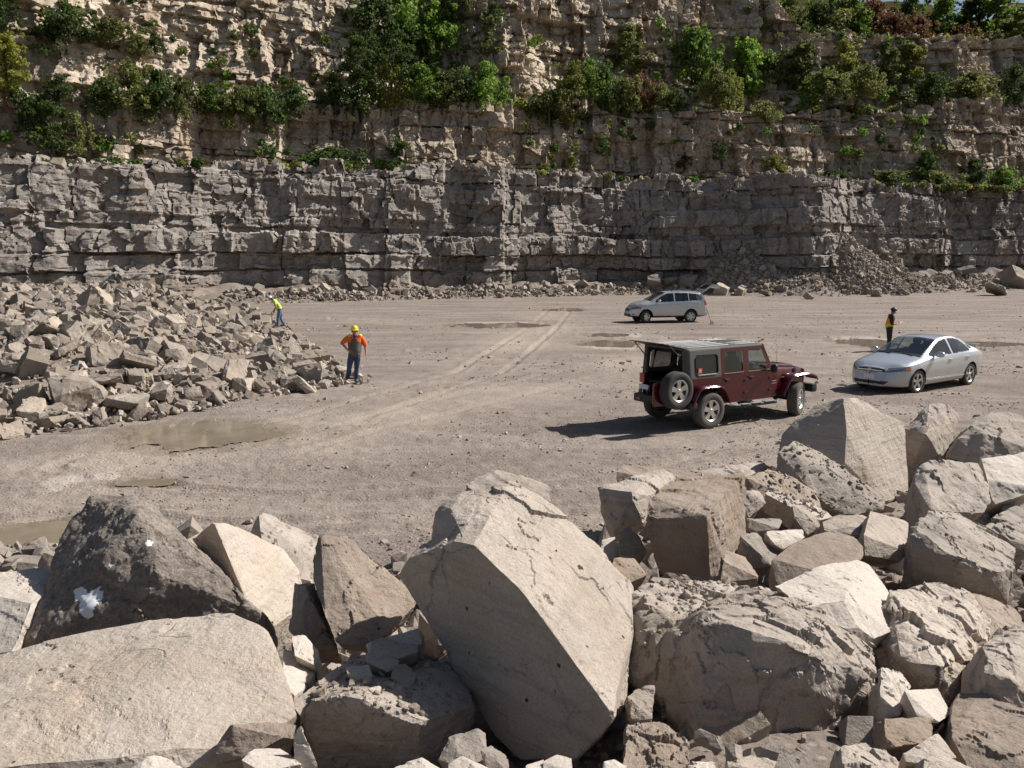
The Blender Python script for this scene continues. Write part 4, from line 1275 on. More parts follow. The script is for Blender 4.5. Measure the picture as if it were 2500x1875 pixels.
# crown shapes of unit size: base at z = 0, about one unit wide
CROWN, TRUNK = {}, {}
for kind, tall, clumps, leaf, seeds in (('bushy', 1.0, 26, .046, 3), ('spread', .62, 24, .046, 3), ('slim', 2.0, 38, .062, 3), ('hang', 1.1, 12, .055, 2)):
    for sidx in range(seeds):
        r = np.random.default_rng(int(tall * 100) * 10 + sidx)
        cs, rs, tp = [], [], []
        for i in range(clumps):
            a = r.uniform(0, 6.28); t = r.random()
            z = tall * (.08 + .84 * t)
            w = .40 * math.sin(math.pi * min(.97, .25 + .72 * t)) ** .8 * r.random() ** .5
            c = np.array([w * math.cos(a), w * math.sin(a), z])
            cs.append(c); rs.append(r.uniform(.10, .21))
        per = [int(58 * (rr / .14) ** 2) + 24 for rr in rs]
        # a few stray sprays make the outline uneven
        for i in range(26):
            a = r.uniform(0, 6.28); z = tall * r.uniform(.1, 1.0)
            cs.append(np.array([.46 * math.cos(a), .46 * math.sin(a), z]) * (1, 1, 1)); rs.append(r.uniform(.04, .10)); per.append(20)
        V, F = leaf_cloud(cs, rs, per, leaf, r)
        CROWN[(kind, sidx)] = raw_mesh('leaf_crown', V, F, False)
        segs = [tube([(0, 0, -.12), (.015, .01, tall * .3), (.0, .02, tall * .62), (.02, .0, tall * .85)], [.028, .022, .013, .005])]
        for i in range(7):
            c = cs[i * 2]
            segs.append(tube([(0.01, .01, c[2] * .45), c * (.5, .5, .8), c], [.013, .009, .004], 5))
        Vt, Ft = join(segs)
        TRUNK[(kind, sidx)] = raw_mesh('trunk', Vt, Ft, True)
        TRUNK[(kind, sidx)].materials.append(M['bark'])
CROWN_M = {}


def plant(x, y, z, w, hgt, kind, col, label, group, r, cat='bush', name='bush'):
    key = (kind, int(r.integers({'bushy': 3, 'spread': 3, 'slim': 3, 'hang': 2}[kind])))
    ck = (key, col)
    if ck not in CROWN_M:
        CROWN_M[ck] = CROWN[key].copy(); CROWN_M[ck].materials.append(LEAF[col])
    base_h = {'bushy': 1.0, 'spread': .62, 'slim': 2.0, 'hang': 1.1}[kind]
    e = empty(name, (x, y, z), r.uniform(0, 6.28))
    s = (w, w, hgt / base_h)
    a = bpy.data.objects.new('trunk', TRUNK[key]); COL.objects.link(a); a.parent = e; a.scale = s
    b = bpy.data.objects.new('crown', CROWN_M[ck]); COL.objects.link(b); b.parent = e; b.scale = s
    return tag(e, label, cat, group)


def wall_front(u, v, z):
    """a point on the benches seen at (u, v): the depth of the ledge the pixel falls on"""
    y = 85.0
    for i in range(12):
        x = (u - 512) / FPX * y
        zz = float(at(u, v, y)[2])
        z2 = float(z_two(x))
        if zz > z2 + 4.0: ny = float(wall_three(x)) - .4 + (zz - z2) * .38
        elif zz > z2 - 1.6: ny = float(wall_two(x)) + (z2 - float(z_one(x))) * .33 + .6
        elif zz > float(z_one(x)) - 1.0: ny = float(wall_two(x)) - .6 + max(0, zz - float(z_one(x))) * .33
        else: ny = float(wall_one(x)) - .3 + zz * .21
        y = .5 * y + .5 * ny
    return y


PL = [  # u, v centre, width, height in the 2212 px wide view, crown kind, leaves, label
 (18, 140, 75, 130, 'slim', 'yellow', 'sunlit yellow green tree at the left edge of the upper wall'),
 (10, 30, 60, 90, 'bushy', 'dark', 'dark bush at the top left corner'),
 (150, 52, 100, 60, 'spread', 'dark', 'dark bush high on the upper wall left of centre ledge'),
 (240, 68, 80, 46, 'spread', 'olive', 'olive bush right of the dark bush high on the upper left wall'),
 (98, 90, 55, 60, 'hang', 'dark', 'dark hanging bush below the high dark bush at left'),
 (130, 195, 62, 60, 'bushy', 'dark', 'small dark bush left of the long ledge thicket'),
 (225, 215, 75, 80, 'bushy', 'dark', 'dark bush at the left end of the ledge thicket'),
 (285, 195, 105, 105, 'bushy', 'olive', 'largest olive bush of the left ledge thicket'),
 (345, 205, 90, 80, 'spread', 'dark', 'dark bush right of the largest olive bush on the left ledge'),
 (395, 218, 80, 70, 'spread', 'olive', 'olive bush in the middle of the left ledge'),
 (455, 215, 70, 60, 'bushy', 'green', 'green bush on the left ledge with bare rock below'),
 (520, 225, 80, 60, 'spread', 'olive', 'low olive bush at the middle of the left ledge'),
 (575, 228, 90, 66, 'spread', 'dark', 'wide dark bush left of the ivy clad recess'),
 (640, 215, 60, 55, 'bushy', 'dark', 'dark bush on the ledge just before the ivy clad recess'),
 (115, 275, 85, 100, 'hang', 'dark', 'dark creeper hanging on the middle wall at far left'),
 (170, 290, 60, 90, 'hang', 'olive', 'olive creeper hanging on the middle wall at left'),
 (65, 250, 50, 70, 'hang', 'dark', 'narrow dark creeper near the left edge of the middle wall'),
 (300, 100, 46, 46, 'bushy', 'olive', 'lone small bush in the middle of the upper left wall'),
 (335, 92, 34, 40, 'bushy', 'dark', 'tiny dark bush beside the lone small bush'),
 (455, 215, 50, 50, 'bushy', 'dark', 'little dark bush in the left ledge thicket behind the green bush'),
 (725, 215, 75, 100, 'bushy', 'dark', 'dark bush at the left foot of the ivy clad recess'),
 (780, 205, 95, 90, 'bushy', 'dark', 'broad dark bush below the ivy clad recess'),
 (845, 192, 80, 95, 'bushy', 'yellow', 'yellowing bush under the ivy clad recess'),
 (905, 185, 90, 80, 'bushy', 'green', 'green bush right of the yellowing bush'),
 (955, 200, 80, 75, 'bushy', 'olive', 'olive bush in the centre of the ledge below the recess'),
 (1000, 195, 75, 80, 'bushy', 'dark', 'dark bush at the right of the central ledge thicket'),
 (1050, 195, 90, 100, 'bushy', 'green', 'bright green bush ending the central ledge thicket'),
 (1085, 215, 45, 50, 'bushy', 'green', 'little bush beside the pale column of rock at centre'),
 (810, 70, 120, 130, 'bushy', 'dark', 'large dark leafy tree at the left of the ivy clad recess'),
 (775, 130, 80, 90, 'bushy', 'dark', 'dark leafy tree low at the left of the recess'),
 (868, 40, 110, 120, 'bushy', 'green', 'green tree at the top of the ivy clad recess'),
 (935, 70, 95, 110, 'bushy', 'green', 'bright leafy tree hanging in the right half of the recess'),
 (895, 120, 100, 90, 'hang', 'dark', 'dark ivy mass in the centre of the recess'),
 (965, 20, 70, 80, 'bushy', 'dark', 'dark tree at the top right of the recess'),
 (850, 130, 80, 80, 'hang', 'dark', 'dark ivy hanging low in the recess'),
 (930, 125, 50, 90, 'hang', 'green', 'light green ivy strand below the bright leafy tree'),
 (1063, 82, 46, 80, 'hang', 'olive', 'thin creeper on the upper wall right of the recess'),
 (1070, 28, 50, 40, 'hang', 'dark', 'dark tuft near the top of the frame right of the recess'),
 (1186, 232, 90, 60, 'spread', 'olive', 'spreading olive bush below the pale columns right of centre'),
 (1225, 262, 46, 46, 'hang', 'yellow', 'yellow green creeper hanging over the middle wall right of centre'),
 (1235, 180, 70, 80, 'bushy', 'yellow', 'yellow green bush on the ledge right of the pale columns'),
 (1275, 175, 70, 80, 'bushy', 'green', 'green bush left of the dark pointed bush'),
 (1309, 191, 62, 90, 'bushy', 'dark', 'dark pointed bush between green and rusty bushes'),
 (1345, 215, 80, 70, 'spread', 'olive', 'low olive bush under the thin sapling'),
 (1390, 200, 72, 68, 'bushy', 'rust', 'rusty red bush on the ledge above the silver wagon'),
 (1357, 110, 56, 100, 'slim', 'olive', 'thin sapling against the pale upper wall'),
 (1425, 220, 60, 66, 'bushy', 'olive', 'olive bush right of the rusty red bush'),
 (1460, 225, 60, 60, 'bushy', 'dark', 'dark bush left of the big bright green tree'),
 (1500, 140, 105, 135, 'bushy', 'green', 'big bright green tree on the right half of the ledge'),
 (1545, 190, 70, 80, 'bushy', 'olive', 'olive bush between the two bright green trees'),
 (1610, 155, 100, 120, 'bushy', 'green', 'second bright green tree right of the big one'),
 (1572, 205, 60, 90, 'bushy', 'yellow', 'yellow bush in the gap between the two bright green trees'),
 (1668, 157, 60, 62, 'bushy', 'olive', 'small olive bush right of the second bright green tree'),
 (1728, 150, 60, 120, 'slim', 'olive', 'tall slim tree standing before the upper right wall'),
 (1747, 212, 52, 66, 'hang', 'green', 'green creeper hanging under the tall slim tree'),
 (1822, 150, 52, 120, 'slim', 'yellow', 'tall pale green tree right of the tall slim tree'),
 (1784, 182, 80, 52, 'spread', 'olive', 'spreading bush between the two slim trees'),
 (1870, 180, 70, 60, 'spread', 'olive', 'low bush right of the tall pale green tree'),
 (1917, 155, 52, 100, 'slim', 'olive', 'narrow tree in the middle of the right ledge'),
 (1965, 145, 52, 90, 'slim', 'yellow', 'pale narrow tree left of the dark right wall'),
 (2010, 190, 60, 50, 'spread', 'dark', 'dark low bush before the dark right wall'),
 (2095, 198, 105, 62, 'spread', 'olive', 'wide bush under the grey bedded wall at right'),
 (2190, 185, 60, 76, 'bushy', 'dark', 'dark bush at the right edge of the ledge'),
 (1655, 242, 60, 36, 'spread', 'olive', 'small bush below the second bright green tree'),
 (1672, 362, 46, 46, 'bushy', 'yellow', 'yellow green bush on the rim of the lower wall at right'),
 (1476, 352, 34, 34, 'bushy', 'rust', 'brownish bush on the rim of the lower wall above the silver wagon'),
 (720, 348, 130, 46, 'spread', 'dark', 'dark low bush on the rim of the lower wall left of centre'),
 (870, 340, 60, 70, 'hang', 'dark', 'dark creeper at the foot of the middle wall left of centre'),
 (1555, 325, 30, 44, 'hang', 'dark', 'small dark tuft on the middle wall at right'),
 (1800, 385, 60, 30, 'spread', 'dark', 'dark low bush behind the debris fan'),
 (1921, 388, 80, 34, 'spread', 'olive', 'low bush on the rim right of the debris fan'),
 (2020, 398, 105, 44, 'spread', 'olive', 'wide low bush on the rim of the lower wall at right'),
 (2165, 392, 70, 50, 'spread', 'green', 'green bush on the rim at the right edge'),
 (2000, 350, 46, 50, 'bushy', 'dark', 'dark bush at the foot of the middle wall at far right'),
 (2100, 370, 60, 50, 'bushy', 'dark', 'dark bush at the foot of the dark wall at the right edge'),
]
r = np.random.default_rng(77)
for u, v, w, hh, kind, colr, label in PL:
    ub, vb = u * KD, (v + hh * .5) * KD
    y = wall_front(ub, v * KD, None)
    p = at(ub, vb, y - .3)
    wm = w * KD / FPX * y * 1.08
    hm = hh * KD / FPX * y * 1.0
    tree = kind == 'slim' or ' tree' in label
    plant(p[0], p[1], p[2], wm, hm, kind, colr, label, 'plants on the quarry benches', r, 'tree' if tree else 'bush', 'tree' if tree else 'bush')
# trees and scrub on the hillside above the rim at right
HL = [(1579, 22, 95, 60, 'spread', 'olive', 'olive scrub on the rim left of the pale standing block'),
 (1525, 32, 70, 66, 'bushy', 'dark', 'dark scrub hanging over the rim above the big green tree'),
 (1665, 22, 60, 50, 'bushy', 'green', 'green scrub on the skyline right of the pale standing block'),
 (1705, 34, 66, 74, 'bushy', 'olive', 'olive bush at the left end of the hillside brush'),
 (1760, 45, 70, 60, 'spread', 'dark', 'dark brush low on the hillside left'),
 (1801, 40, 100, 80, 'bushy', 'olive', 'round olive bush on the hillside'),
 (1830, 12, 85, 56, 'bushy', 'green', 'green bush on the hillside skyline'),
 (1885, 42, 80, 74, 'bushy', 'rust', 'rusty bush in the middle of the hillside'),
 (1925, 66, 80, 52, 'spread', 'rust', 'reddish low brush on the hillside rim'),
 (1965, 32, 66, 66, 'bushy', 'dark', 'dark bush beneath the patch of sky'),
 (1988, 68, 62, 60, 'bushy', 'rust', 'reddish bush near the rim beneath the patch of sky'),
 (2030, 44, 66, 96, 'slim', 'green', 'green tree right of the patch of sky'),
 (2092, 46, 64, 104, 'slim', 'dark', 'dark tree between two green trees at the right skyline'),
 (2150, 40, 84, 120, 'slim', 'green', 'tallest green tree at the right skyline'),
 (2205, 66, 70, 96, 'slim', 'olive', 'olive tree at the top right edge'),
 (2070, 84, 70, 40, 'spread', 'rust', 'brown scrub on the rim at right'),
 (2140, 92, 80, 36, 'spread', 'olive', 'olive scrub on the rim near the right edge')]
for u, v, w, hh, kind, colr, label in HL:
    ub = u * KD
    y = 110.0
    for i in range(10):
        x = (ub - 512) / FPX * y
        y = float(wall_three(np.array(x))) + 6.8 + (3 if v < 60 else 0)
    p = at(ub, (v + hh * .5) * KD, y)
    zt = float(z_top(p[0])) - .4
    tree = ' tree' in label
    top = at(ub, (v - hh * .5) * KD, y)[2]
    zb = min(p[2], zt + .5)
    plant(p[0], p[1], zb, w * KD / FPX * y * 1.15, (top - zb) * 1.08, kind, colr, label, 'brush on the hillside above the rim', r, 'tree' if tree else 'bush', 'tree' if tree else 'bush')

# low growth nobody could count
pos, cols = {k: [] for k in LEAF}, None
r = np.random.default_rng(78)
for i in range(2300):
    band = (0, 1, 2, 2, 2)[r.integers(5)]
    x = r.uniform(-46, 66)
    if band == 0:
        if x < 36 and r.random() < .8: continue
        y, z, w = float(wall_two(x)) - r.uniform(.5, 4), float(z_one(x)) + .1, .7
    elif band == 1:
        y, z, w = float(wall_three(x)) - r.uniform(0.2, 3.0), float(z_two(x)) + .1, 1.0
        if r.random() < .45: continue
    else:
        x = r.uniform(30, 92)
        q = 34 * r.random() ** 1.2
        y, z, w = float(wall_three(x)) + 6.8 + q, float(z_top(x)) + q * .32 - .1, 1.9
    pos[('olive', 'dark', 'olive', 'rust', 'yellow')[r.integers(5)]].append((x, y, z, w * r.uniform(.5, 1.2)))
# creepers clinging to the faces
for i in range(430):
    x = r.uniform(-46, 62)
    up = r.random() < .6
    plan, zl, zh, lean = (wall_three, z_two, z_top, .38) if up else (wall_two, z_one, z_two, .33)
    t = r.random() ** 1.3
    if fbm(np.array(x * .16), np.array(t * 1.5 + 5), 4. + up, 3) < (-.1 if x > 28 else .02) and not (x < -20): continue
    z = float(zl(x)) + t * float(zh(x) - zl(x))
    y = float(plan(x)) + (z - float(zl(x))) * lean - .55
    pos[('olive', 'dark', 'dark', 'olive', 'green')[r.integers(5)]].append((x, y, z, r.uniform(.35, .95)))
for kx, L in pos.items():
    L = np.array(L)
    cs = L[:, :3]
    V, F = leaf_cloud(cs, L[:, 3] * .8, (60 + 50 * L[:, 3]).astype(int), .24, r, .8)
    o = mesh_obj('undergrowth', V, F, LEAF[kx], smooth=False)
    tag(o, {'olive': 'olive', 'dark': 'dark green', 'rust': 'rusty brown', 'green': 'fresh green', 'yellow': 'yellowish'}[kx] + ' low growth and creepers on the quarry benches', 'undergrowth', kind='stuff')
# ------------------------------------------------------------------ cars
def paint(name, col, metal, rough, dust=.42):
    m, nt, b = mat_new(name)
    h = NT(nt)
    tc = h.n('ShaderNodeTexCoord')
    sx = h.n('ShaderNodeSeparateXYZ'); h.l(tc.outputs['Object'], sx.inputs[0])
    n = h.noise(tc.outputs['Object'], 2.2, 6, .65)
    # dried dust thrown up from the wheels clings to the lower panels
    low = h.ramp(h.math('ADD', h.math('MULTIPLY', sx.outputs[2], .8), h.math('MULTIPLY', n, .5)), [(.42, 1.0), (.78, 0.0)])
    f = h.math('MULTIPLY', low, dust)
    c = h.mix(f, col, (.30, .25, .21))
    h.l(c, b.inputs['Base Color'])
    b.inputs['Metallic'].default_value = metal
    h.l(h.math('ADD', h.math('MULTIPLY', f, .6), rough), b.inputs['Roughness'])
    b.inputs['Coat Weight'].default_value = .7
    b.inputs['Coat Roughness'].default_value = .12
    return m


def glass(name, tint, opacity):
    m, nt, b = mat_new(name)
    h = NT(nt)
    t = h.n('ShaderNodeBsdfTransparent', Color=(*tint, 1))
    g = h.n('ShaderNodeBsdfGlossy', Roughness=.02); g.inputs['Color'].default_value = (.9, .93, .95, 1)
    d = h.n('ShaderNodeBsdfDiffuse'); d.inputs['Color'].default_value = (.10, .11, .11, 1)
    mx0 = h.n('ShaderNodeMixShader', Fac=opacity)
    h.l(t.outputs[0], mx0.inputs[1]); h.l(d.outputs[0], mx0.inputs[2])
    fr = h.n('ShaderNodeLayerWeight', Blend=.5)
    mx = h.n('ShaderNodeMixShader')
    h.l(h.math('ADD', h.math('MULTIPLY', h.math('POWER', fr.outputs['Facing'], 4.0), .85), .07), mx.inputs[0]); h.l(mx0.outputs[0], mx.inputs[1]); h.l(g.outputs[0], mx.inputs[2])
    h.l(mx.outputs[0], nt.nodes['Material Output'].inputs['Surface'])
    return m


M['silver'] = paint('silver_paint', (.56, .575, .60), .55, .30)
M['silver2'] = paint('light_silver_paint', (.58, .59, .595), .5, .32)
M['maroon'] = paint('dark_red_paint', (.080, .004, .009), .2, .18, .08)
M['glass'] = glass('window_glass', (.62, .68, .66), .06)
M['tint'] = glass('tinted_glass', (.14, .15, .15), .10)
M['rubber'] = simple('tyre_rubber', (.045, .042, .040), .85)
M['dusty_rubber'] = simple('dusty_tyre_rubber', (.10, .088, .078), .95)
M['black'] = simple('black_plastic', (.022, .022, .023), .55)
M['inner'] = simple('dark_interior', (.030, .029, .028), .8)
M['alloy'] = simple('alloy_rim', (.62, .61, .58), .32, .75)
M['chrome'] = simple('chrome_trim', (.75, .75, .75), .15, 1.0)
M['lampglass'] = simple('lamp_glass', (.20, .215, .235), .10, .5, coat=.8)
M['amber'] = simple('amber_lens', (.55, .16, .03), .2, coat=.6)
M['redlens'] = simple('red_lens', (.36, .02, .02), .2, coat=.6)
M['plate'] = simple('number_plate', (.72, .73, .76), .45)
M['greytop'] = simple('grey_hard_top', (.10, .094, .086), .75)
M['blacktop'] = simple('dark_roof_panel', (.05, .05, .051), .75)
M['ribsunlit'] = simple('sunlit_roof_rib', (.78, .77, .75), .5)  # pale base colour stands in for sunlight caught on the raised ribs
M['step'] = simple('step_rubber_pad', (.22, .225, .235), .55)
M['bluecloth'] = simple('blue_cloth', (.03, .12, .55), .8)
M['pinkcard'] = simple('red_sticker', (.62, .10, .09), .5)
M['white_ink'] = simple('white_lettering', (.75, .74, .72), .6)


def boxm(x0, x1, y0, y1, z0, z1, bev=0.0, seg=2, taper=None):
    bm = bmesh.new()
    bmesh.ops.create_cube(bm, size=1)
    for v in bm.verts:
        t = v.co.z + .5
        s = 1 if taper is None else 1 + (taper - 1) * t
        v.co = Vector(((x0 + x1) / 2 + v.co.x * (x1 - x0) * s, (y0 + y1) / 2 + v.co.y * (y1 - y0) * s, (z0 + z1) / 2 + v.co.z * (z1 - z0)))
    if bev: bmesh.ops.bevel(bm, geom=bm.edges[:], offset=bev, segments=seg, affect='EDGES', profile=.6)
    bm.verts.index_update()
    V = [v.co[:] for v in bm.verts]; F = [[v.index for v in f.verts] for f in bm.faces]
    bm.free()
    return V, F


def part(name, VF, mat, parent, sharp=40, smooth=True, loc=None, rot=None):
    o = mesh_obj(name, VF[0], VF[1], mat, parent, smooth, loc, rot)
    if smooth: sharpen(o.data, sharp)
    return o


def lathe_y(prof, n=40):
    """turn (radius, y) profile round the y axis"""
    V, F = [], []
    k = len(prof)
    for i in range(n):
        a = 2 * math.pi * i / n
        for rr, y in prof: V.append((rr * math.cos(a), y, rr * math.sin(a)))
    for i in range(n):
        for j in range(k - 1):
            F.append((i * k + j, i * k + j + 1, ((i + 1) % n) * k + j + 1, ((i + 1) % n) * k + j))
    return V, F


def add_wheel(parent, x, y, r, w, rr, spokes, left, steer=0.0, tyre='rubber', twin=False, name='wheel', z=None, fat=.42):
    """wheel with its outer face towards +y, turned over for the right side"""
    hub = part(name, join([lathe_y([(0.0, .02), (rr * .86, .02), (rr * .9, -w * .35), (0.0, -w * .35)], 28)]), M['black'], parent,
               loc=(x, y, r if z is None else z), rot=(0, 0, (0 if left else math.pi) + steer))
    h = w / 2
    part('tyre', lathe_y([(rr, -h * .8), (rr + .02, -h * .95), (r * .86, -h), (r * .965, -h * .88), (r, -h * .66), (r, h * .66), (r * .965, h * .88), (r * .86, h), (rr + .02, h * .95), (rr, h * .8), (rr, -h * .8)], 48), M[tyre], hub, sharp=50)
    pr = [lathe_y([(rr * 1.0, h * .80), (rr * 1.03, h * .9), (rr * .99, h * .93), (rr * .90, h * .72), (rr * .88, 0), (rr * .88, -h * .6)], 40),
          lathe_y([(0, h * .86), (rr * .12, h * .84), (rr * .2, h * .66), (rr * .2, h * .1)], 20)]
    for s in range(spokes):
        a = 2 * math.pi * s / spokes + .3
        ca, sa = math.cos(a), math.sin(a)
        offs = [(-1, 1)] if not twin else [(-1, -.25), (.25, 1)]
        for lo, hi in offs:
            V = []
            for (rad, wd, yy) in ((rr * .12, rr * fat * .42, h * .74), (rr * .55, rr * fat * .48, h * .70), (rr * .93, rr * fat * .62, h * .72)):
                for t in (lo, hi):
                    for dy in (0, -.035):
                        px, pz = rad, wd * t
                        V.append((px * ca - pz * sa, yy + dy, px * sa + pz * ca))
            F = []
            for i in (0, 4):
                F += [(i, i + 2, i + 6, i + 4), (i + 1, i + 5, i + 7, i + 3), (i, i + 4, i + 5, i + 1), (i + 2, i + 3, i + 7, i + 6)]
            pr.append((V, F))
    part('rim', join(pr), M['alloy'], hub, sharp=30)
    return hub


def smooth_interp(xq, pts, w=.05):
    xp, fp = zip(*pts)
    acc = 0
    for k in (-1, -.5, 0, .5, 1): acc = acc + np.interp(xq + k * w, xp, fp)
    return acc / 5


def car_surface(P, nring=110):
    xs = P['xs']
    g = {k: smooth_interp(xs, P[k], P.get('sm', .06)) for k in ('zb', 'zt', 'belt', 'w', 'wr', 'zr')}
    rows = []
    def ring(i, shrink=1.0, dx=0.0, squash=0.0):
        zb, zt, be, w, wr, zr = (g[k][i] for k in ('zb', 'zt', 'belt', 'w', 'wr', 'zr'))
        be = min(be, zr - .004); zm = zb + (be - zb) * .55
        C = np.array([(0, zb), (w * .86, zb), (w * .965, zb + (be - zb) * .16), (w, zm), (w * .992, zb + (be - zb) * .85), (w * .955, be), (wr, zr), (wr * .72, zr + (zt - zr) * .62), (0, zt)])
        # rounded polyline
        out = []
        for a in range(len(C) - 1):
            p0, p1, p2, p3 = C[max(a - 1, 0)], C[a], C[a + 1], C[min(a + 2, len(C) - 1)]
            if a == 0: p0 = C[0] * 2 - C[1]
            if a == len(C) - 2: p3 = np.array([-C[-2][0], C[-2][1]])
            for t in np.linspace(0, 1, 24, endpoint=False):
                k = .55
                m1, m2 = (p2 - p0) * .5 * k, (p3 - p1) * .5 * k
                out.append((2 * t ** 3 - 3 * t ** 2 + 1) * p1 + (t ** 3 - 2 * t ** 2 + t) * m1 + (-2 * t ** 3 + 3 * t ** 2) * p2 + (t ** 3 - t ** 2) * m2)
        out.append(C[-1])
        out = np.array(out)
        s = np.concatenate([[0], np.cumsum(np.hypot(*np.diff(out, axis=0).T))])
        q = np.linspace(0, s[-1], nring)
        yz = np.stack([np.interp(q, s, out[:, 0]), np.interp(q, s, out[:, 1])], -1)
        yz[:, 0] *= shrink
        zc = (zb + zt) / 2
        yz[:, 1] = zc + (yz[:, 1] - zc) * (1 - squash)
        X = np.full(nring, xs[i] + dx) + P['lean'](xs[i], yz[:, 1])
        return np.stack([X, yz[:, 0], yz[:, 1]], -1)
    n = len(xs)
    for k in np.linspace(0.03, 1, 26)[:-1]: rows.append(ring(0, k, -P.get('capr', .03) * math.sqrt(max(0, 1 - k ** 2.5)), .10 * (1 - k)))
    for i in range(n): rows.append(ring(i))
    for k in np.linspace(1, .03, 26)[1:]: rows.append(ring(n - 1, k, P.get('capf', .03) * math.sqrt(max(0, 1 - k ** 2.5)), .10 * (1 - k)))
    H = np.array(rows)                                     # left half, bottom to top
    full = np.concatenate([H, (H * (1, -1, 1))[:, -2:0:-1]], 1)
    return full, grid_faces(full.shape[0], full.shape[1], True)


def inpoly(x, z, poly):
    ins = np.zeros(np.shape(x), bool)
    n = len(poly)
    for i in range(n):
        x0, z0 = poly[i]; x1, z1 = poly[(i + 1) % n]
        c = (z0 > z) != (z1 > z)
        with np.errstate(divide='ignore', invalid='ignore'):
            ins ^= c & (x < (x1 - x0) * (z - z0) / (z1 - z0 + 1e-12) + x0)
    return ins


def split(VF, lab):
    V = VF[0].reshape(-1, 3); F = VF[1]
    out = {}
    for k in np.unique(lab):
        f = F[lab == k]
        u, inv = np.unique(f, return_inverse=True)
        out[k] = (V[u], inv.reshape(f.shape))
    return out


def rounded_panel(cx, cy, cz, sx, sy, sz, n=2.6, k=14):
    """soft pillow shape for seats, mirrors and the like"""
    V, F = [], []
    for i in range(k + 1):
        p = math.pi * (i / k - .5)
        for j in range(2 * k):
            t = math.pi * j / k
            def sp(v): return math.copysign(abs(v) ** (2 / n), v)
            V.append((cx + sx * sp(math.cos(p)) * sp(math.cos(t)), cy + sy * sp(math.cos(p)) * sp(math.sin(t)), cz + sz * sp(math.sin(p))))
    for i in range(k):
        for j in range(2 * k):
            F.append((i * 2 * k + j, i * 2 * k + (j + 1) % (2 * k), (i + 1) * 2 * k + (j + 1) % (2 * k), (i + 1) * 2 * k + j))
    return V, F


def interior(e, xs, zfloor, zseat, half, dash_x, dash_z, rear_x):
    fl = part('cabin_floor', join([boxm(rear_x, dash_x + .5, -half, half, zfloor, zfloor + .06)]), M['inner'], e)
    for x in xs:
        for s in (-1, 1):
            part('seat', join([rounded_panel(x, s * half * .48, zseat, .26, .25, .09), rounded_panel(x - .24, s * half * .48, zseat + .34, .09, .24, .32), rounded_panel(x - .27, s * half * .48, zseat + .72, .055, .13, .09)]), M['inner'], e)
    part('dashboard', join([rounded_panel(dash_x, 0, dash_z, .22, half * .95, .10)]), M['inner'], e)
    V, F = [], []
    t = tube([(0.0, .19 * math.cos(a), .19 * math.sin(a)) for a in np.linspace(0, 2 * math.pi, 25)], [.018] * 25, 6, False)
    part('steering_wheel', t, M['inner'], e, loc=(dash_x - .32, half * .48, dash_z + .04), rot=(0, -.4, 0))


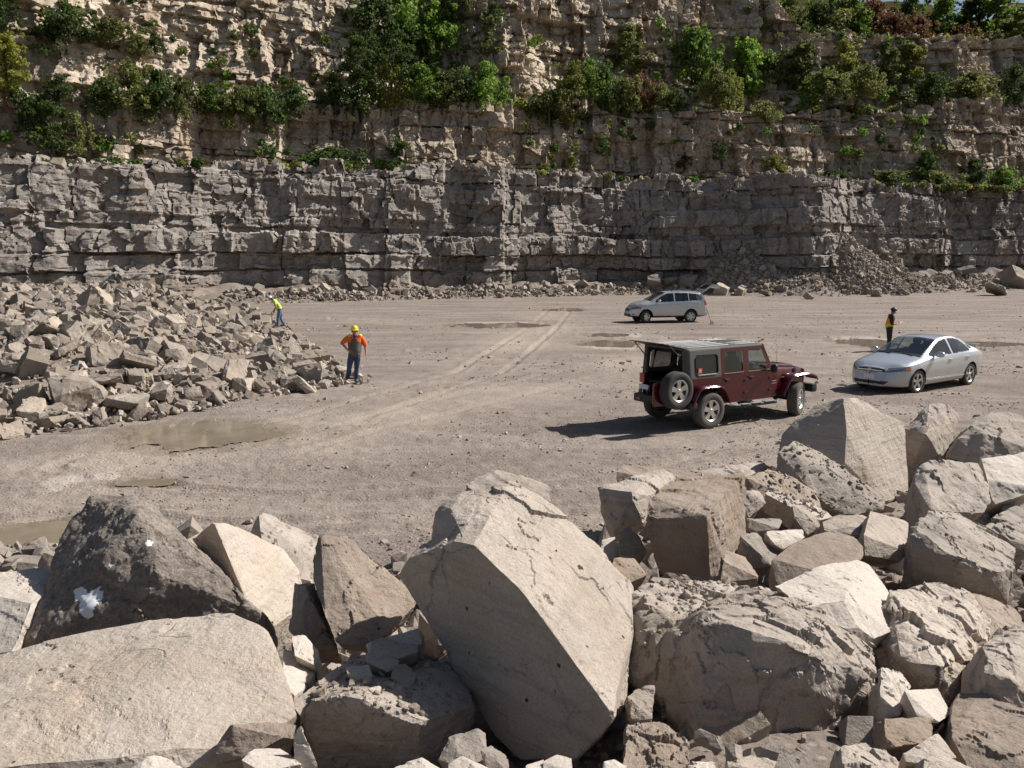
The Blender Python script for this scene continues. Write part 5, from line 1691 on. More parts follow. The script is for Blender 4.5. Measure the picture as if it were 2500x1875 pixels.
def build_car(P, name, label, cat, loc, rz, body, plate=True):
    e = empty(name, loc, rz)
    tag(e, label, cat)
    V, F = car_surface(P)
    Vf = V.reshape(-1, 3)
    c = Vf[F].mean(1); x, y, z = c.T
    ay = np.abs(y)
    be = smooth_interp(x, P['belt'], .06); zr = smooth_interp(x, P['zr'], .06); zt = smooth_interp(x, P['zt'], .06); wrr = smooth_interp(x, P['wr'], .06)
    lab = np.zeros(len(F), int)
    names = ['body']
    mats = [body]
    def put(nm, mat, mask):
        names.append(nm); mats.append(mat); lab[mask] = len(names) - 1
    for s in (1, -1):
        side = y * s > 0
        for (a, b) in P['doors']:
            mk = side & (x > a) & (x < b) & (z > P['sill']) & (z < be - .008) & (ay > .3)
            for wx in (0, P['wb']): mk &= np.hypot(x - wx, z - P['wz']) > P['arch'] + .035
            put('door', body, mk)
        for poly in P['side_glass']:
            put('window', M['tint'] if P.get('dark') else M['glass'], side & inpoly(x, z, poly) & (ay > .35))
    top = ay < wrr - .035
    put('windscreen', M['glass'], top & (x > P['ws'][0]) & (x < P['ws'][1]) & (z > be) & (ay < .9))
    if P.get('rw'): put('rear_window', M['tint'], top & (x > P['rw'][0]) & (x < P['rw'][1]) & (z > P['rw'][2]))
    for nm, mat, fn in P['zones']:
        put(nm, mat, fn(x, y, z))
    cut = (np.hypot(x, z - P['wz']) < P['arch']) | (np.hypot(x - P['wb'], z - P['wz']) < P['arch'])
    cut &= (ay > .5) & (z < P['wz'] + P['arch'])
    lab[cut] = -1
    if P.get('open'): lab[P['open'](x, y, z)] = -1
    doors = []
    for k, VF in split((V, F), lab).items():
        if k < 0: continue
        # window panes are set a few millimetres inside the frame
        VV = VF[0]
        o = part(names[k], (VV, VF[1]), mats[k], e, sharp=60)
        if names[k] == 'door': doors.append((o, VF[0]))
    for o, VV in doors:
        s = 1 if VV[:, 1].mean() > 0 else -1
        hx = VV[:, 0].min() + .13
        hz = float(smooth_interp(np.array([hx]), P['belt'], .06)[0]) - P['handle']
        near_ = VV[np.argmin(np.hypot(VV[:, 0] - hx, VV[:, 2] - hz))]
        yy_ = abs(near_[1]) + .006
        part('handle', join([boxm(hx - .10, hx + .10, min(s * yy_, s * (yy_ + .035)), max(s * yy_, s * (yy_ + .035)), hz - .016, hz + .016, .012)]), M['chrome'] if P.get('chrome_handles') else body, o)
    # wheel wells and underside
    ww = []
    for wx in (0, P['wb']):
        for s in (1, -1):
            n = 22
            prof = [(P['arch'] + .004, s * (P['hw'] - .035)), (P['arch'] + .004, s * .42), (0.0, s * .42)]
            Vw, Fw = lathe_y(prof, 40)
            ww.append(([(a + wx, b, c_ + P['wz']) for a, b, c_ in Vw], Fw))
    for Vw, Fw in ww:
        Vw = np.array(Vw); keep = [f for f in Fw if Vw[list(f)][:, 2].mean() > P['zb'][0][1] - .02]
        part('wheel_well', (Vw, keep), M['black'], e)
    part('underbody', boxm(P['xs'][0] + .25, P['xs'][-1] - .2, -.62, .62, P['zb'][0][1] - .04, P['zb'][0][1] + .05, .03), M['black'], e)
    for wx, steer in ((0, 0), (P['wb'], P.get('steer', 0))):
        for s in (1, -1):
            add_wheel(e, wx, s * (P['hw'] - P['tw'] / 2 - .025), P['wr_'], P['tw'], P['rim'], P['spokes'], s > 0, steer, twin=P.get('twin', False), fat=P.get('fat', .42))
    # mirrors
    for s in (1, -1):
        mx, mz = P['mirror']
        wy = float(smooth_interp(np.array([mx]), P['w'], .06)[0])
        part('mirror', join([rounded_panel(mx, s * (wy + .10), mz, .065, .115, .075, 2.8), boxm(mx - .03, mx + .03, min(s * (wy - .08), s * (wy + .03)), max(s * (wy - .08), s * (wy + .03)), mz - .05, mz - .015, .01)]), body, e)
    return e


# --- silver sedan
xs = np.concatenate([np.linspace(-.87, -.62, 40, endpoint=False), np.linspace(-.62, 3.15, 250, endpoint=False), np.linspace(3.15, 3.60, 80)])
front = lambda x: x > 3.02
SED = dict(
    xs=xs, wb=2.70, wz=.315, arch=.362, hw=.875, tw=.205, wr_=.317, rim=.215, spokes=5, fat=.34, steer=R(-4), sm=.07, capf=.05, capr=.03,
    zb=[(-.87, .30), (-.5, .21), (3.2, .19), (3.6, .22)],
    zt=[(-.87, .96), (-.80, 1.02), (-.45, 1.055), (-.2, 1.17), (.2, 1.35), (.55, 1.42), (.95, 1.437), (1.35, 1.415), (1.6, 1.35), (2.0, 1.175), (2.5, .962), (2.9, .885), (3.25, .82), (3.5, .745), (3.60, .70)],
    belt=[(-.87, .86), (-.4, .955), (.5, .945), (1.5, .92), (2.4, .865), (3.0, .775), (3.4, .68), (3.60, .62)],
    w=[(-.87, .66), (-.74, .79), (-.45, .85), (0, .872), (1.5, .875), (2.7, .872), (3.05, .83), (3.3, .75), (3.48, .63), (3.60, .44)],
    wr=[(-.87, .56), (-.6, .66), (-.4, .66), (.1, .575), (.6, .575), (1.35, .57), (1.8, .625), (2.4, .715), (2.6, .73), (3.0, .69), (3.3, .58), (3.6, .30)],
    zr=[(-.87, .92), (-.5, 1.02), (-.2, 1.10), (.15, 1.27), (.55, 1.355), (.95, 1.375), (1.35, 1.345), (1.6, 1.275), (2.0, 1.10), (2.45, .915), (2.9, .845), (3.25, .78), (3.6, .665)],
    lean=lambda x, z: np.where(x > 3.2, (x - 3.2) * -.35 * np.clip((z - .48) / .25, -.4, 1) * .5, 0) + np.where(x < -.6, (z - .7) * -.12 * (-.6 - x) / .27, 0),
    doors=[(1.04, 2.08), (.14, 1.025)], sill=.33, handle=.105,
    side_glass=[[(1.06, .965), (1.06, 1.345), (1.35, 1.318), (1.62, 1.225), (2.02, 1.05), (2.20, .955), (2.02, .945)],
                [(.02, 1.02), (.16, 1.17), (.36, 1.285), (.62, 1.342), (.98, 1.352), (.98, .965), (.08, .985)],
                [(-.20, 1.045), (-.02, 1.145), (.10, 1.165), (-.01, 1.03)]],
    ws=(1.47, 2.46), rw=(-.40, .17, 1.09), mirror=(1.93, 1.0),
    zones=[('headlight', M['lampglass'], lambda x, y, z: front(x) & (y > .42) & (z > .590 + .10 * np.clip(y - .45, 0, 1)) & (z < .685 + .14 * np.clip(y - .36, 0, 1)) & (x > 3.06)),
           ('headlight', M['lampglass'], lambda x, y, z: front(x) & (-y > .42) & (z > .590 + .10 * np.clip(-y - .45, 0, 1)) & (z < .685 + .14 * np.clip(-y - .36, 0, 1)) & (x > 3.06)),
           ('indicator', M['amber'], lambda x, y, z: front(x) & (np.abs(y) > .70) & (z > .62) & (z < .71) & (x > 3.08) & (x < 3.19)),
           ('grille', M['black'], lambda x, y, z: (x > 3.2) & (np.abs(y) < .40) & (z > .585) & (z < .672)),
           ('lower_intake', M['black'], lambda x, y, z: (x > 3.2) & (np.abs(y) < .52) & (z > .275) & (z < .36) & (np.abs(y) < .40 + (z - .24))),
           ('tail_light', M['redlens'], lambda x, y, z: (x < -.70) & (np.abs(y) > .5) & (z > .74) & (z < .92)),
           ])
r0, f0 = on_floor(969, 384.5), on_floor(919.8, 392.6)
hd = math.atan2(f0[1] - r0[1], f0[0] - r0[0])
mid = (r0 + f0) / 2
lft = np.array([-math.sin(hd), math.cos(hd)])
org = mid[:2] - np.array([math.cos(hd), math.sin(hd)]) * 1.35 - lft * .77
sed = build_car(SED, 'sedan', 'silver four door sedan parked on the gravel facing left at the right of the floor', 'car', (org[0], org[1], -.01), hd, M['silver'])
interior(sed, (1.15, .25), .32, .50, .62, 1.95, .86, -.3)
part('number_plate', boxm(3.655, 3.672, -.16, .16, .375, .525, .006), M['plate'], sed)
part('grille_bar', join([boxm(3.645, 3.662, -.36, .36, .615, .640, .005)]), M['chrome'], sed)
t = [(3.668, .05 * math.cos(a), .628 + .04 * math.sin(a)) for a in np.linspace(0, 2 * math.pi, 17)]
part('badge', join([tube(t, [.007] * 17, 5, False), boxm(3.664, 3.672, -.028, -.016, .602, .654, .002), boxm(3.664, 3.672, .016, .028, .602, .654, .002), boxm(3.664, 3.672, -.02, .02, .623, .633, .002)]), M['chrome'], sed)
for s in (1, -1): part('side_trim', join([boxm(.42, 2.28, min(s * .874, s * .892), max(s * .874, s * .892), .335, .352, .005)]), M['silver'], sed)
part('spoiler', join([boxm(-.86, -.70, -.62, .62, 1.085, 1.11, .012), boxm(-.83, -.74, -.56, -.5, 1.0, 1.09, .01), boxm(-.83, -.74, .5, .56, 1.0, 1.09, .01)]), M['silver'], sed)
part('wiper', join([tube([(2.47, .5, .965), (2.36, .1, 1.025), (2.34, -.12, 1.035)], [.012, .010, .008], 5), tube([(2.47, -.15, .985), (2.36, -.5, 1.0), (2.35, -.6, 1.0)], [.012, .010, .008], 5)]), M['black'], sed)

sed.scale = (1.04, 1.04, 1.06)
sed.location.x -= .10

# --- light silver wagon with its hatch raised
xs = np.concatenate([np.linspace(-1.0, -.68, 70, endpoint=False), np.linspace(-.68, 3.1, 240, endpoint=False), np.linspace(3.1, 3.56, 70)])
WAG = dict(
    xs=xs, wb=2.70, wz=.365, arch=.425, hw=.945, tw=.235, wr_=.365, rim=.235, spokes=6, fat=.42, steer=R(30), sm=.06, capf=.05, capr=.02, dark=True, chrome_handles=True,
    zb=[(-1.0, .42), (-.6, .34), (3.1, .30), (3.56, .36)],
    zt=[(-1.0, 1.12), (-.96, 1.35), (-.86, 1.57), (-.7, 1.635), (-.2, 1.69), (.7, 1.715), (1.3, 1.69), (1.6, 1.63), (2.0, 1.43), (2.45, 1.175), (2.8, 1.11), (3.2, 1.03), (3.45, .93), (3.56, .82)],
    belt=[(-1.0, 1.06), (-.5, 1.13), (.8, 1.085), (2.2, 1.03), (2.9, .95), (3.3, .84), (3.56, .70)],
    w=[(-1.0, .80), (-.9, .86), (-.5, .925), (0, .945), (1.5, .945), (2.7, .945), (3.05, .90), (3.3, .83), (3.48, .70), (3.56, .52)],
    wr=[(-1.0, .62), (-.8, .66), (-.4, .66), (.6, .67), (1.5, .655), (2.0, .70), (2.45, .78), (3.0, .74), (3.3, .64), (3.56, .36)],
    zr=[(-1.0, 1.10), (-.94, 1.32), (-.84, 1.50), (-.6, 1.565), (.6, 1.64), (1.3, 1.61), (1.6, 1.545), (2.0, 1.35), (2.42, 1.12), (2.9, 1.05), (3.25, .96), (3.56, .77)],
    lean=lambda x, z: np.where(x > 3.2, (x - 3.2) * -.3 * np.clip((z - .6) / .3, -.5, 1) * .5, 0) + np.where(x < -.7, (z - .9) * .12 * (-.7 - x) / .3, 0),
    doors=[(1.0, 2.08), (.0, .985)], sill=.45, handle=.13,
    side_glass=[[(1.03, 1.125), (1.03, 1.585), (1.4, 1.565), (1.72, 1.43), (2.08, 1.21), (2.16, 1.09)],
                [(.16, 1.15), (.16, 1.585), (.96, 1.595), (.96, 1.125)],
                [(-.74, 1.24), (-.64, 1.42), (-.45, 1.515), (.10, 1.578), (.10, 1.155), (-.60, 1.185)]],
    ws=(1.52, 2.44), mirror=(1.98, 1.16),
    open=lambda x, y, z: (x < -.74) & (np.abs(y) < .66) & (z > .80) & (z < 1.60),
    zones=[('headlight', M['lampglass'], lambda x, y, z: (x > 3.0) & (np.abs(y) > .46) & (z > .765 + .05 * (np.abs(y) - .5)) & (z < .845 + .14 * (np.abs(y) - .46)) & (x > 3.08)),
           ('indicator', M['amber'], lambda x, y, z: (x > 2.99) & (x < 3.2) & (np.abs(y) > .74) & (z > .785) & (z < .885)),
           ('grille', M['black'], lambda x, y, z: (x > 3.2) & (np.abs(y) < .40) & (z > .66) & (z < .80)),
           ('lower_intake', M['black'], lambda x, y, z: (x > 3.1) & (np.abs(y) < .60) & (z > .38) & (z < .52)),
           ('fog_light', M['lampglass'], lambda x, y, z: (x > 3.1) & (np.hypot(np.abs(y) - .72, z - .50) < .06)),
           ('lower_cladding', M['black'], lambda x, y, z: (z < .425) & (np.abs(y) > .4)),
           ('tail_light', M['redlens'], lambda x, y, z: (x < -.82) & (np.abs(y) > .60) & (z > .93) & (z < 1.16))])
r0, f0 = on_floor(691.8, 323.1), on_floor(644.5, 322.4)
hd = R(189)
mid = (r0 + f0) / 2
lft = np.array([-math.sin(hd), math.cos(hd)])
org = mid[:2] - np.array([math.cos(hd), math.sin(hd)]) * 1.35 - lft * .83
wag = build_car(WAG, 'station_wagon', 'light silver wagon facing left with its rear hatch raised, farthest of the three cars', 'car', (org[0], org[1], -.01), hd, M['silver2'])
interior(wag, (1.15, .25), .45, .66, .70, 1.95, 1.02, -.8)
for s in (1, -1): part('roof_rail', tube([(1.15, s * .60, 1.70), (1.05, s * .60, 1.745), (.3, s * .61, 1.765), (-.5, s * .60, 1.72), (-.6, s * .6, 1.665)], [.02] * 5, 8), M['black'], wag)
part('grille_slat', join([boxm(3.545, 3.57, -.37, .37, z_, z_ + .018, .006) for z_ in (.69, .735, .775)]), M['chrome'], wag)
part('number_plate', boxm(3.60, 3.615, -.16, .16, .48, .60, .006), M['plate'], wag)
hx = [(-.74, 1.655), (-.95, 1.80), (-1.25, 2.0), (-1.40, 2.07), (-1.62, 2.06), (-1.86, 1.98)]
def hatch_strip(i0, i1, half, th=.15):
    V, F = [], []
    for x_, z_ in hx[i0:i1]:
        V += [(x_, -half, z_), (x_, half, z_), (x_ + .5 * th, half, z_ - th), (x_ + .5 * th, -half, z_ - th)]
    n = i1 - i0
    for i in range(n - 1):
        for j in range(4): F.append((i * 4 + j, i * 4 + (j + 1) % 4, (i + 1) * 4 + (j + 1) % 4, (i + 1) * 4 + j))
    F += [(3, 2, 1, 0), tuple((n - 1) * 4 + j for j in range(4))]
    return V, F
hatch = part('hatch', join([hatch_strip(0, 2, .64), hatch_strip(3, 6, .68)] + [([(a, b + s * .59, c) for a, b, c in hatch_strip(1, 4, .07, .15)[0]], hatch_strip(1, 4, .07, .15)[1]) for s in (1, -1)]), M['silver2'], wag)
part('hatch_window', hatch_strip(1, 4, .52, .03), M['tint'], hatch)
for s in (1, -1): part('gas_strut', tube([(-.82, s * .60, 1.40), (-1.2, s * .58, 1.93)], [.012, .012], 6), M['black'], wag)

# the wagon stands taller than a saloon: stretch everything above the sills
def lift(o):
    for ch in o.children:
        if ch.name.startswith(('wheel', 'underbody', 'tyre', 'rim')): continue
        me = ch.data
        co = np.empty(len(me.vertices) * 3); me.vertices.foreach_get('co', co); co = co.reshape(-1, 3)
        zz = co[:, 2] + ch.location[2]
        co[:, 2] += .13 * np.clip((zz - .60) / .6, 0, 1)
        me.vertices.foreach_set('co', co.ravel()); me.update()
        lift(ch)


lift(wag)
# --- dark red off-roader with grey hard top, tailgate swung open and rear glass raised
def side_grid(x0, x1, z0, z1, st=.0125):
    xs_ = np.arange(x0, x1 + st / 2, st); zs_ = np.arange(z0, z1 + st / 2, st)
    X, Z = np.meshgrid(xs_, zs_, indexing='ij')
    return X, Z, grid_faces(*X.shape)


r0, f0 = on_floor(706.2, 427.5), on_floor(797.2, 414)
hd = math.atan2(f0[1] - r0[1], f0[0] - r0[0])
mid = (r0 + f0) / 2
lft = np.array([-math.sin(hd), math.cos(hd)])
org = mid[:2] - np.array([math.cos(hd), math.sin(hd)]) * 1.49 + lft * .80
JEEP = empty('off_roader', (org[0], org[1], -.015), hd)
tag(JEEP, 'dark red boxy off-roader with grey hard top, its tailgate and rear glass open', 'car')
J = JEEP
RED, TOPG = M['maroon'], M['greytop']
BELT, HZ = 1.165, 1.80


def jy(x, z):
    """half width of the body side"""
    y = .775 - np.clip(z - BELT, 0, 1) * .115 - .025 * np.clip(.75 - z, 0, 1)
    y = y - .10 * (1 - np.sqrt(np.clip(1 - np.clip((-.50 - x) / .12, 0, 1) ** 2, 0, 1)))       # rounded rear corners
    y = y - .06 * (1 - np.sqrt(np.clip(1 - np.clip((z - 1.73) / .07, 0, 1) ** 2, 0, 1)))        # rounded roof edge
    return y


X, Z, F = side_grid(-.62, 2.12, .50, 1.80)
cx, cz = X.ravel()[F].mean(1), Z.ravel()[F].mean(1)
lab = np.full(len(F), -1)
rr_ = lambda x0, x1, z0, z1, rad: (cx > x0) & (cx < x1) & (cz > z0) & (cz < z1) & ~(
    (np.maximum(np.abs(cx - (x0 + x1) / 2) - ((x1 - x0) / 2 - rad), 0) ** 2 + np.maximum(np.abs(cz - (z0 + z1) / 2) - ((z1 - z0) / 2 - rad), 0) ** 2) > rad ** 2)
arch = np.hypot(cx - 0, (cz - .42) * 1.0) < .50
pill = 2.10 - np.clip(cz - 1.16, 0, 1) * .52            # slope of the windscreen post
wrange = (cx < pill)
lab[(cz < BELT) & ~arch & (cx < 2.10)] = 0                                                  # red tub
lab[(cz >= BELT - .045) & (cx < .40)] = 1                                                        # grey hard top side
lab[(cz >= BELT) & (cx >= .40) & wrange & (cz < 1.745)] = 0
lab[(cz >= 1.745) & (cx >= .40) & (cx < pill)] = 7
d2 = (cx > .425) & (cx < 1.20) & (cz > .56) & (cz < 1.735) & (np.hypot(cx, cz - .42) > .56)
d1 = (cx > 1.222) & (cx < 2.055) & (cz > .56) & (cz < 1.735) & (cx < pill - .035)
lab[d2] = 2; lab[d1] = 3
lab[rr_(-.36, .30, 1.215, 1.63, .06)] = 4
lab[rr_(.52, 1.10, 1.20, 1.665, .05)] = 5
lab[rr_(1.30, 2.2, 1.20, 1.665, .05) & (cx < pill - .11)] = 6
nm = {0: ('body', RED), 1: ('hard_top', TOPG), 2: ('door', RED), 3: ('door', RED), 4: ('window', M['tint']), 5: ('window', M['tint']), 6: ('window', M['glass']), 7: ('roof_edge', M['blacktop'])}
body_parts, top_parts = [], []
for s in (-1, 1):
    Vs = np.stack([X.ravel(), s * jy(X, Z).ravel(), Z.ravel()], -1)
    for k, VF in split((Vs, F), lab).items():
        if k < 0: continue
        if k in (0,): body_parts.append((VF[0], VF[1])); continue
        if k in (1,): top_parts.append((VF[0], VF[1])); continue
        VV = VF[0].copy()
        if k in (4, 5, 6): VV[:, 1] -= s * .014
        o = part(nm[k][0], (VV, VF[1]), nm[k][1], J, sharp=50)
        if k in (2, 3):
            hx_ = {2: .56, 3: 1.36}[k]
            y_ = s * .775
            part('handle', join([boxm(hx_ - .075, hx_ + .075, min(y_, y_ + s * .045), max(y_, y_ + s * .045), 1.035, 1.065, .01), boxm(hx_ - .02, hx_ + .02, min(y_, y_ + s * .03), max(y_, y_ + s * .03), .985, 1.02, .008)]), M['black'], o)
            for zz in (.70, .98):
                part('hinge', boxm({2: 1.19, 3: 2.02}[k] - .05, {2: 1.19, 3: 2.02}[k] + .07, min(y_, y_ + s * .022), max(y_, y_ + s * .022), zz - .025, zz + .025, .008), RED, o)
            # sill trim under the glass
            x0_, x1_ = ({2: (.50, 1.12), 3: (1.28, 1.97)})[k]
            part('window_strip', boxm(x0_, x1_, min(s * .768, s * .782), max(s * .768, s * .782), 1.178, 1.192, .004), M['chrome'], o)
# window rim of the hard top
for s in (-1, 1):
    path = [(x_, s * (float(jy(np.array(x_), np.array(z_))) + .004), z_) for x_, z_ in [(-.31, 1.205), (.25, 1.205), (.31, 1.26), (.31, 1.58), (.25, 1.64), (-.31, 1.64), (-.37, 1.58), (-.37, 1.26), (-.31, 1.205)]]
    part('window_rim', tube(path, [.013] * 9, 5, False), M['black'], J)
    part('window_sill', boxm(-.30, .25, min(s * .768, s * .786), max(s * .768, s * .786), 1.192, 1.206, .004), M['chrome'], J)

# cowl, engine box and hood
def hood_half(x): return np.interp(x, [2.05, 2.3, 3.42], [.74, .69, .57])
xs_ = np.linspace(2.06, 3.44, 70)
ringp = np.linspace(0, 1, 60)
V = []
for x_ in xs_:
    w_ = float(hood_half(x_)); zt_ = float(np.interp(x_, [2.06, 2.5, 3.2, 3.36, 3.44], [1.205, 1.19, 1.135, 1.115, 1.06]))
    C = np.array([(w_ + .03, .62), (w_ + .02, .9), (w_ + .01, 1.0), (w_, zt_ - .07), (w_ - .035, zt_ - .018), (w_ - .12, zt_), (w_ * .5, zt_ + .018), (w_ * .46, zt_ + .045), (0, zt_ + .055)])
    s_ = np.concatenate([[0], np.cumsum(np.hypot(*np.diff(C, axis=0).T))])
    yz = np.stack([np.interp(ringp * s_[-1], s_, C[:, 0]), np.interp(ringp * s_[-1], s_, C[:, 1])], -1)
    full = np.concatenate([yz, (yz * (-1, 1))[::-1][1:]])
    V.append(np.concatenate([np.full((len(full), 1), x_), full], 1))
V = np.array(V)
Fh = grid_faces(V.shape[0], V.shape[1])
ch = V.reshape(-1, 3)[Fh].mean(1)
hood = (ch[:, 2] > np.interp(ch[:, 0], [2.06, 3.44], [1.10, .985])) & (ch[:, 0] > 2.16)
ps = split((V, Fh), np.where(hood, 1, 0))
body_parts.append(ps[0])
hd_o = part('hood', ps[1], RED, J, sharp=50)
for s in (-1, 1): part('hood_latch', boxm(3.0, 3.10, min(s * .615, s * .64), max(s * .615, s * .64), 1.03, 1.13, .012), M['black'], hd_o)
# grille with seven slots and round lamps
body_parts.append(boxm(3.40, 3.47, -.60, .60, .62, 1.075, .03))
part('grille_slot', join([boxm(3.472, 3.476, y_ - .028, y_ + .028, .78, 1.02, 0) for y_ in np.linspace(-.27, .27, 7)]), M['black'], J)
for s in (-1, 1):
    part('headlight', ([(3.49 + .02 * (1 - (q / .09) ** 2), s * .445 + q * math.cos(a), .90 + q * math.sin(a)) for q in np.linspace(0.001, .09, 6) for a in np.linspace(0, 2 * math.pi, 24, endpoint=False)],
                       [(i * 24 + j, i * 24 + (j + 1) % 24, (i + 1) * 24 + (j + 1) % 24, (i + 1) * 24 + j) for i in range(5) for j in range(24)]), M['lampglass'], J)
# windscreen frame and glass
wx = lambda z: 2.105 - (z - 1.16) * .52
for s in (-1, 1): body_parts.append(tube([(wx(1.15), s * .735, 1.15), (wx(1.74), s * .69, 1.74)], [.04, .035], 8))
body_parts.append(tube([(wx(1.745), -.70, 1.745), (wx(1.745), .70, 1.745)], [.04, .04], 8))
body_parts.append(boxm(2.03, 2.12, -.74, .74, 1.10, 1.19, .02))
part('windscreen', ([(wx(1.17), -.70, 1.17), (wx(1.17), .70, 1.17), (wx(1.74), .67, 1.74), (wx(1.74), -.67, 1.74)], [(0, 1, 2, 3)]), M['glass'], J, smooth=False)
part('wiper', join([tube([(2.13, .4, 1.195), (2.07, .05, 1.25)], [.01, .008], 5), tube([(2.13, -.2, 1.195), (2.07, -.55, 1.25)], [.01, .008], 5)]), M['black'], J)
# fender flares
def flare(path, y0, y1, lip=.055):
    V, F = [], []
    n = len(path)
    cxm = np.mean([p[0] for p in path])
    for i, (x_, z_) in enumerate(path):
        tx = np.array(path[min(i + 1, n - 1)]) - np.array(path[max(i - 1, 0)]); tx = tx / np.hypot(*tx)
        nx_, nz_ = -tx[1], tx[0]
        if nz_ < 0 or (abs(nz_) < .3 and (x_ - cxm) * nx_ < 0): nx_, nz_ = -nx_, -nz_
        prof = [(y0, .0), (y0 + (y1 - y0) * .5, .012), (y1 - .03, .0), (y1, -.03), (y1 - .004, -lip), (y1 - .035, -lip + .006), (y1 - .04, -.03), (y0, -.02)]
        for (yy_, o_) in prof: V.append((x_ + nx_ * o_, yy_, z_ + nz_ * o_))
    k = 8
    for i in range(n - 1):
        for j in range(k): F.append((i * k + j, i * k + (j + 1) % k, (i + 1) * k + (j + 1) % k, (i + 1) * k + j))
    F += [tuple(range(k))[::-1], tuple((n - 1) * k + j for j in range(k))]
    return V, F
def dense(path, m=6):
    path = np.array(path); out = []
    for i in range(len(path) - 1):
        p0, p1, p2, p3 = path[max(i - 1, 0)], path[i], path[i + 1], path[min(i + 2, len(path) - 1)]
        for t in np.linspace(0, 1, m, endpoint=False):
            m1, m2 = (p2 - p0) * .35, (p3 - p1) * .35
            out.append(tuple((2 * t ** 3 - 3 * t ** 2 + 1) * p1 + (t ** 3 - 2 * t ** 2 + t) * m1 + (-2 * t ** 3 + 3 * t ** 2) * p2 + (t ** 3 - t ** 2) * m2))
    return out + [tuple(path[-1])]
for s in (-1, 1):
    fl = flare(dense([(-.58, .56), (-.545, .70), (-.40, .91), (-.24, .965), (.24, .955), (.42, .86), (.55, .66), (.60, .54)]), .74, .935)
    part('fender_flare', ([(a, s * b, c) for a, b, c in fl[0]], [f if s > 0 else f[::-1] for f in fl[1]]), RED, J, sharp=35)
    fl = flare(dense([(2.34, .54), (2.42, .70), (2.56, .92), (2.74, 1.015), (3.25, 1.025), (3.50, .955), (3.60, .86)]), .56, .935)
    part('fender_flare', ([(a, s * b, c) for a, b, c in fl[0]], [f if s > 0 else f[::-1] for f in fl[1]]), RED, J, sharp=35)
    # panel behind the front wheel
    body_parts.append(boxm(2.08, 2.40, min(s * .70, s * .775), max(s * .70, s * .775), .52, 1.12, .02))
# tub floor, rear sill
body_parts.append(boxm(-.60, -.56, -.70, .70, .50, .64, .01))
body = part('body', join([(np.asarray(a), b) for a, b in body_parts]), RED, J, sharp=40)
# roof: rear hard top and two front panels with ribs coloured pale for the sun they catch
def roof_sheet(x0, x1, n=24):
    ys_ = np.linspace(-1, 1, 41); xs2 = np.linspace(x0, x1, n)
    Xr, Yr = np.meshgrid(xs2, ys_, indexing='ij')
    Zr = 1.80 + .022 * (1 - Yr ** 2) - .02 * np.clip((Xr - 1.5) / .3, 0, 1) ** 2
    return np.stack([Xr, Yr * .655, Zr], -1).reshape(-1, 3), grid_faces(n, 41)
top_parts.append(roof_sheet(-.62, .93))
for s in (-1, 1): top_parts.append(([(-.615, s * .655, 1.80), (-.615, s * .56, 1.80), (-.615, s * .60, 1.13), (-.615, s * .675, 1.13), (-.55, s * .655, 1.80), (-.55, s * .56, 1.80), (-.55, s * .6, 1.13), (-.55, s * .675, 1.13)],
                                     [(0, 1, 2, 3), (4, 7, 6, 5), (1, 5, 6, 2), (0, 3, 7, 4)]))
top_parts.append(boxm(-.618, -.55, -.60, .60, 1.745, 1.80, .008))
top = part('hard_top', join([(np.asarray(a), b) for a, b in top_parts]), TOPG, J, sharp=40)
fp = part('roof_panel', roof_sheet(.945, 1.80), M['blacktop'], J, sharp=40)
for y_ in np.linspace(-.57, .57, 7):
    z_ = 1.80 + .022 * (1 - (y_ / .655) ** 2)
    part('roof_rib', boxm(-.48, .80, y_ - .014, y_ + .014, z_ - .004, z_ + .008, .006), M['ribsunlit'], top)
for y_ in (-.57, -.44, -.30, .30, .44, .57):
    z_ = 1.80 + .022 * (1 - (y_ / .655) ** 2)
    part('roof_rib', boxm(1.02, 1.66, y_ - .014, y_ + .014, z_ - .010, z_ + .006, .006), M['ribsunlit'], fp)
# raised rear glass, hinged on the roof edge
lg = part('rear_glass', join([([(-.62, -.60, 1.795), (-.62, .60, 1.795), (-1.17, .56, 1.93), (-1.17, -.56, 1.93), (-.62, -.60, 1.782), (-.62, .60, 1.782), (-1.17, .56, 1.917), (-1.17, -.56, 1.917)],
     [(0, 1, 2, 3), (7, 6, 5, 4), (0, 3, 7, 4), (1, 5, 6, 2), (2, 6, 7, 3)])]), M['black'], J, smooth=False)
for s in (-1, 1): part('gas_strut', tube([(-.60, s * .60, 1.50), (-1.0, s * .57, 1.88)], [.011, .011], 6), M['black'], J)
# open tailgate swung round to the right, carrying the spare
TG = part('tailgate', join([boxm(-1.62, -.64, -.80, -.745, .62, 1.13, .02), boxm(-1.56, -.70, -.74, -.72, .68, 1.08, .01)]), RED, J, sharp=40)
for zz in (.72, .88, 1.04): part('hinge', boxm(-.74, -.58, -.815, -.79, zz - .02, zz + .02, .006), M['black'], TG)
sp = add_wheel(J, -1.12, -.945, .405, .25, .235, 5, False, 0.0, name='spare_wheel', z=.96, fat=.44)
# lights, bumpers, plates
for s in (-1, 1):
    part('tail_light', boxm(-.665, -.60, min(s * .60, s * .76), max(s * .60, s * .76), .90, 1.12, .015), M['redlens'], J)
part('number_plate', boxm(-.70, -.672, .42, .73, .76, .87, .006), M['plate'], J)
part('rear_bumper', join([boxm(-.80, -.60, -.80, .80, .47, .66, .03), boxm(-.66, -.42, -.90, -.70, .47, .62, .03), boxm(-.66, -.42, .70, .90, .47, .62, .03)]), M['black'], J)
for s in (-1, 1): part('reflector', boxm(-.812, -.80, min(s * .55, s * .68), max(s * .55, s * .68), .52, .575, .004), M['redlens'], J)
part('front_bumper', join([boxm(3.56, 3.74, -.78, .78, .50, .70, .03), boxm(3.45, 3.62, -.45, .45, .52, .66, .02)]), M['black'], J)
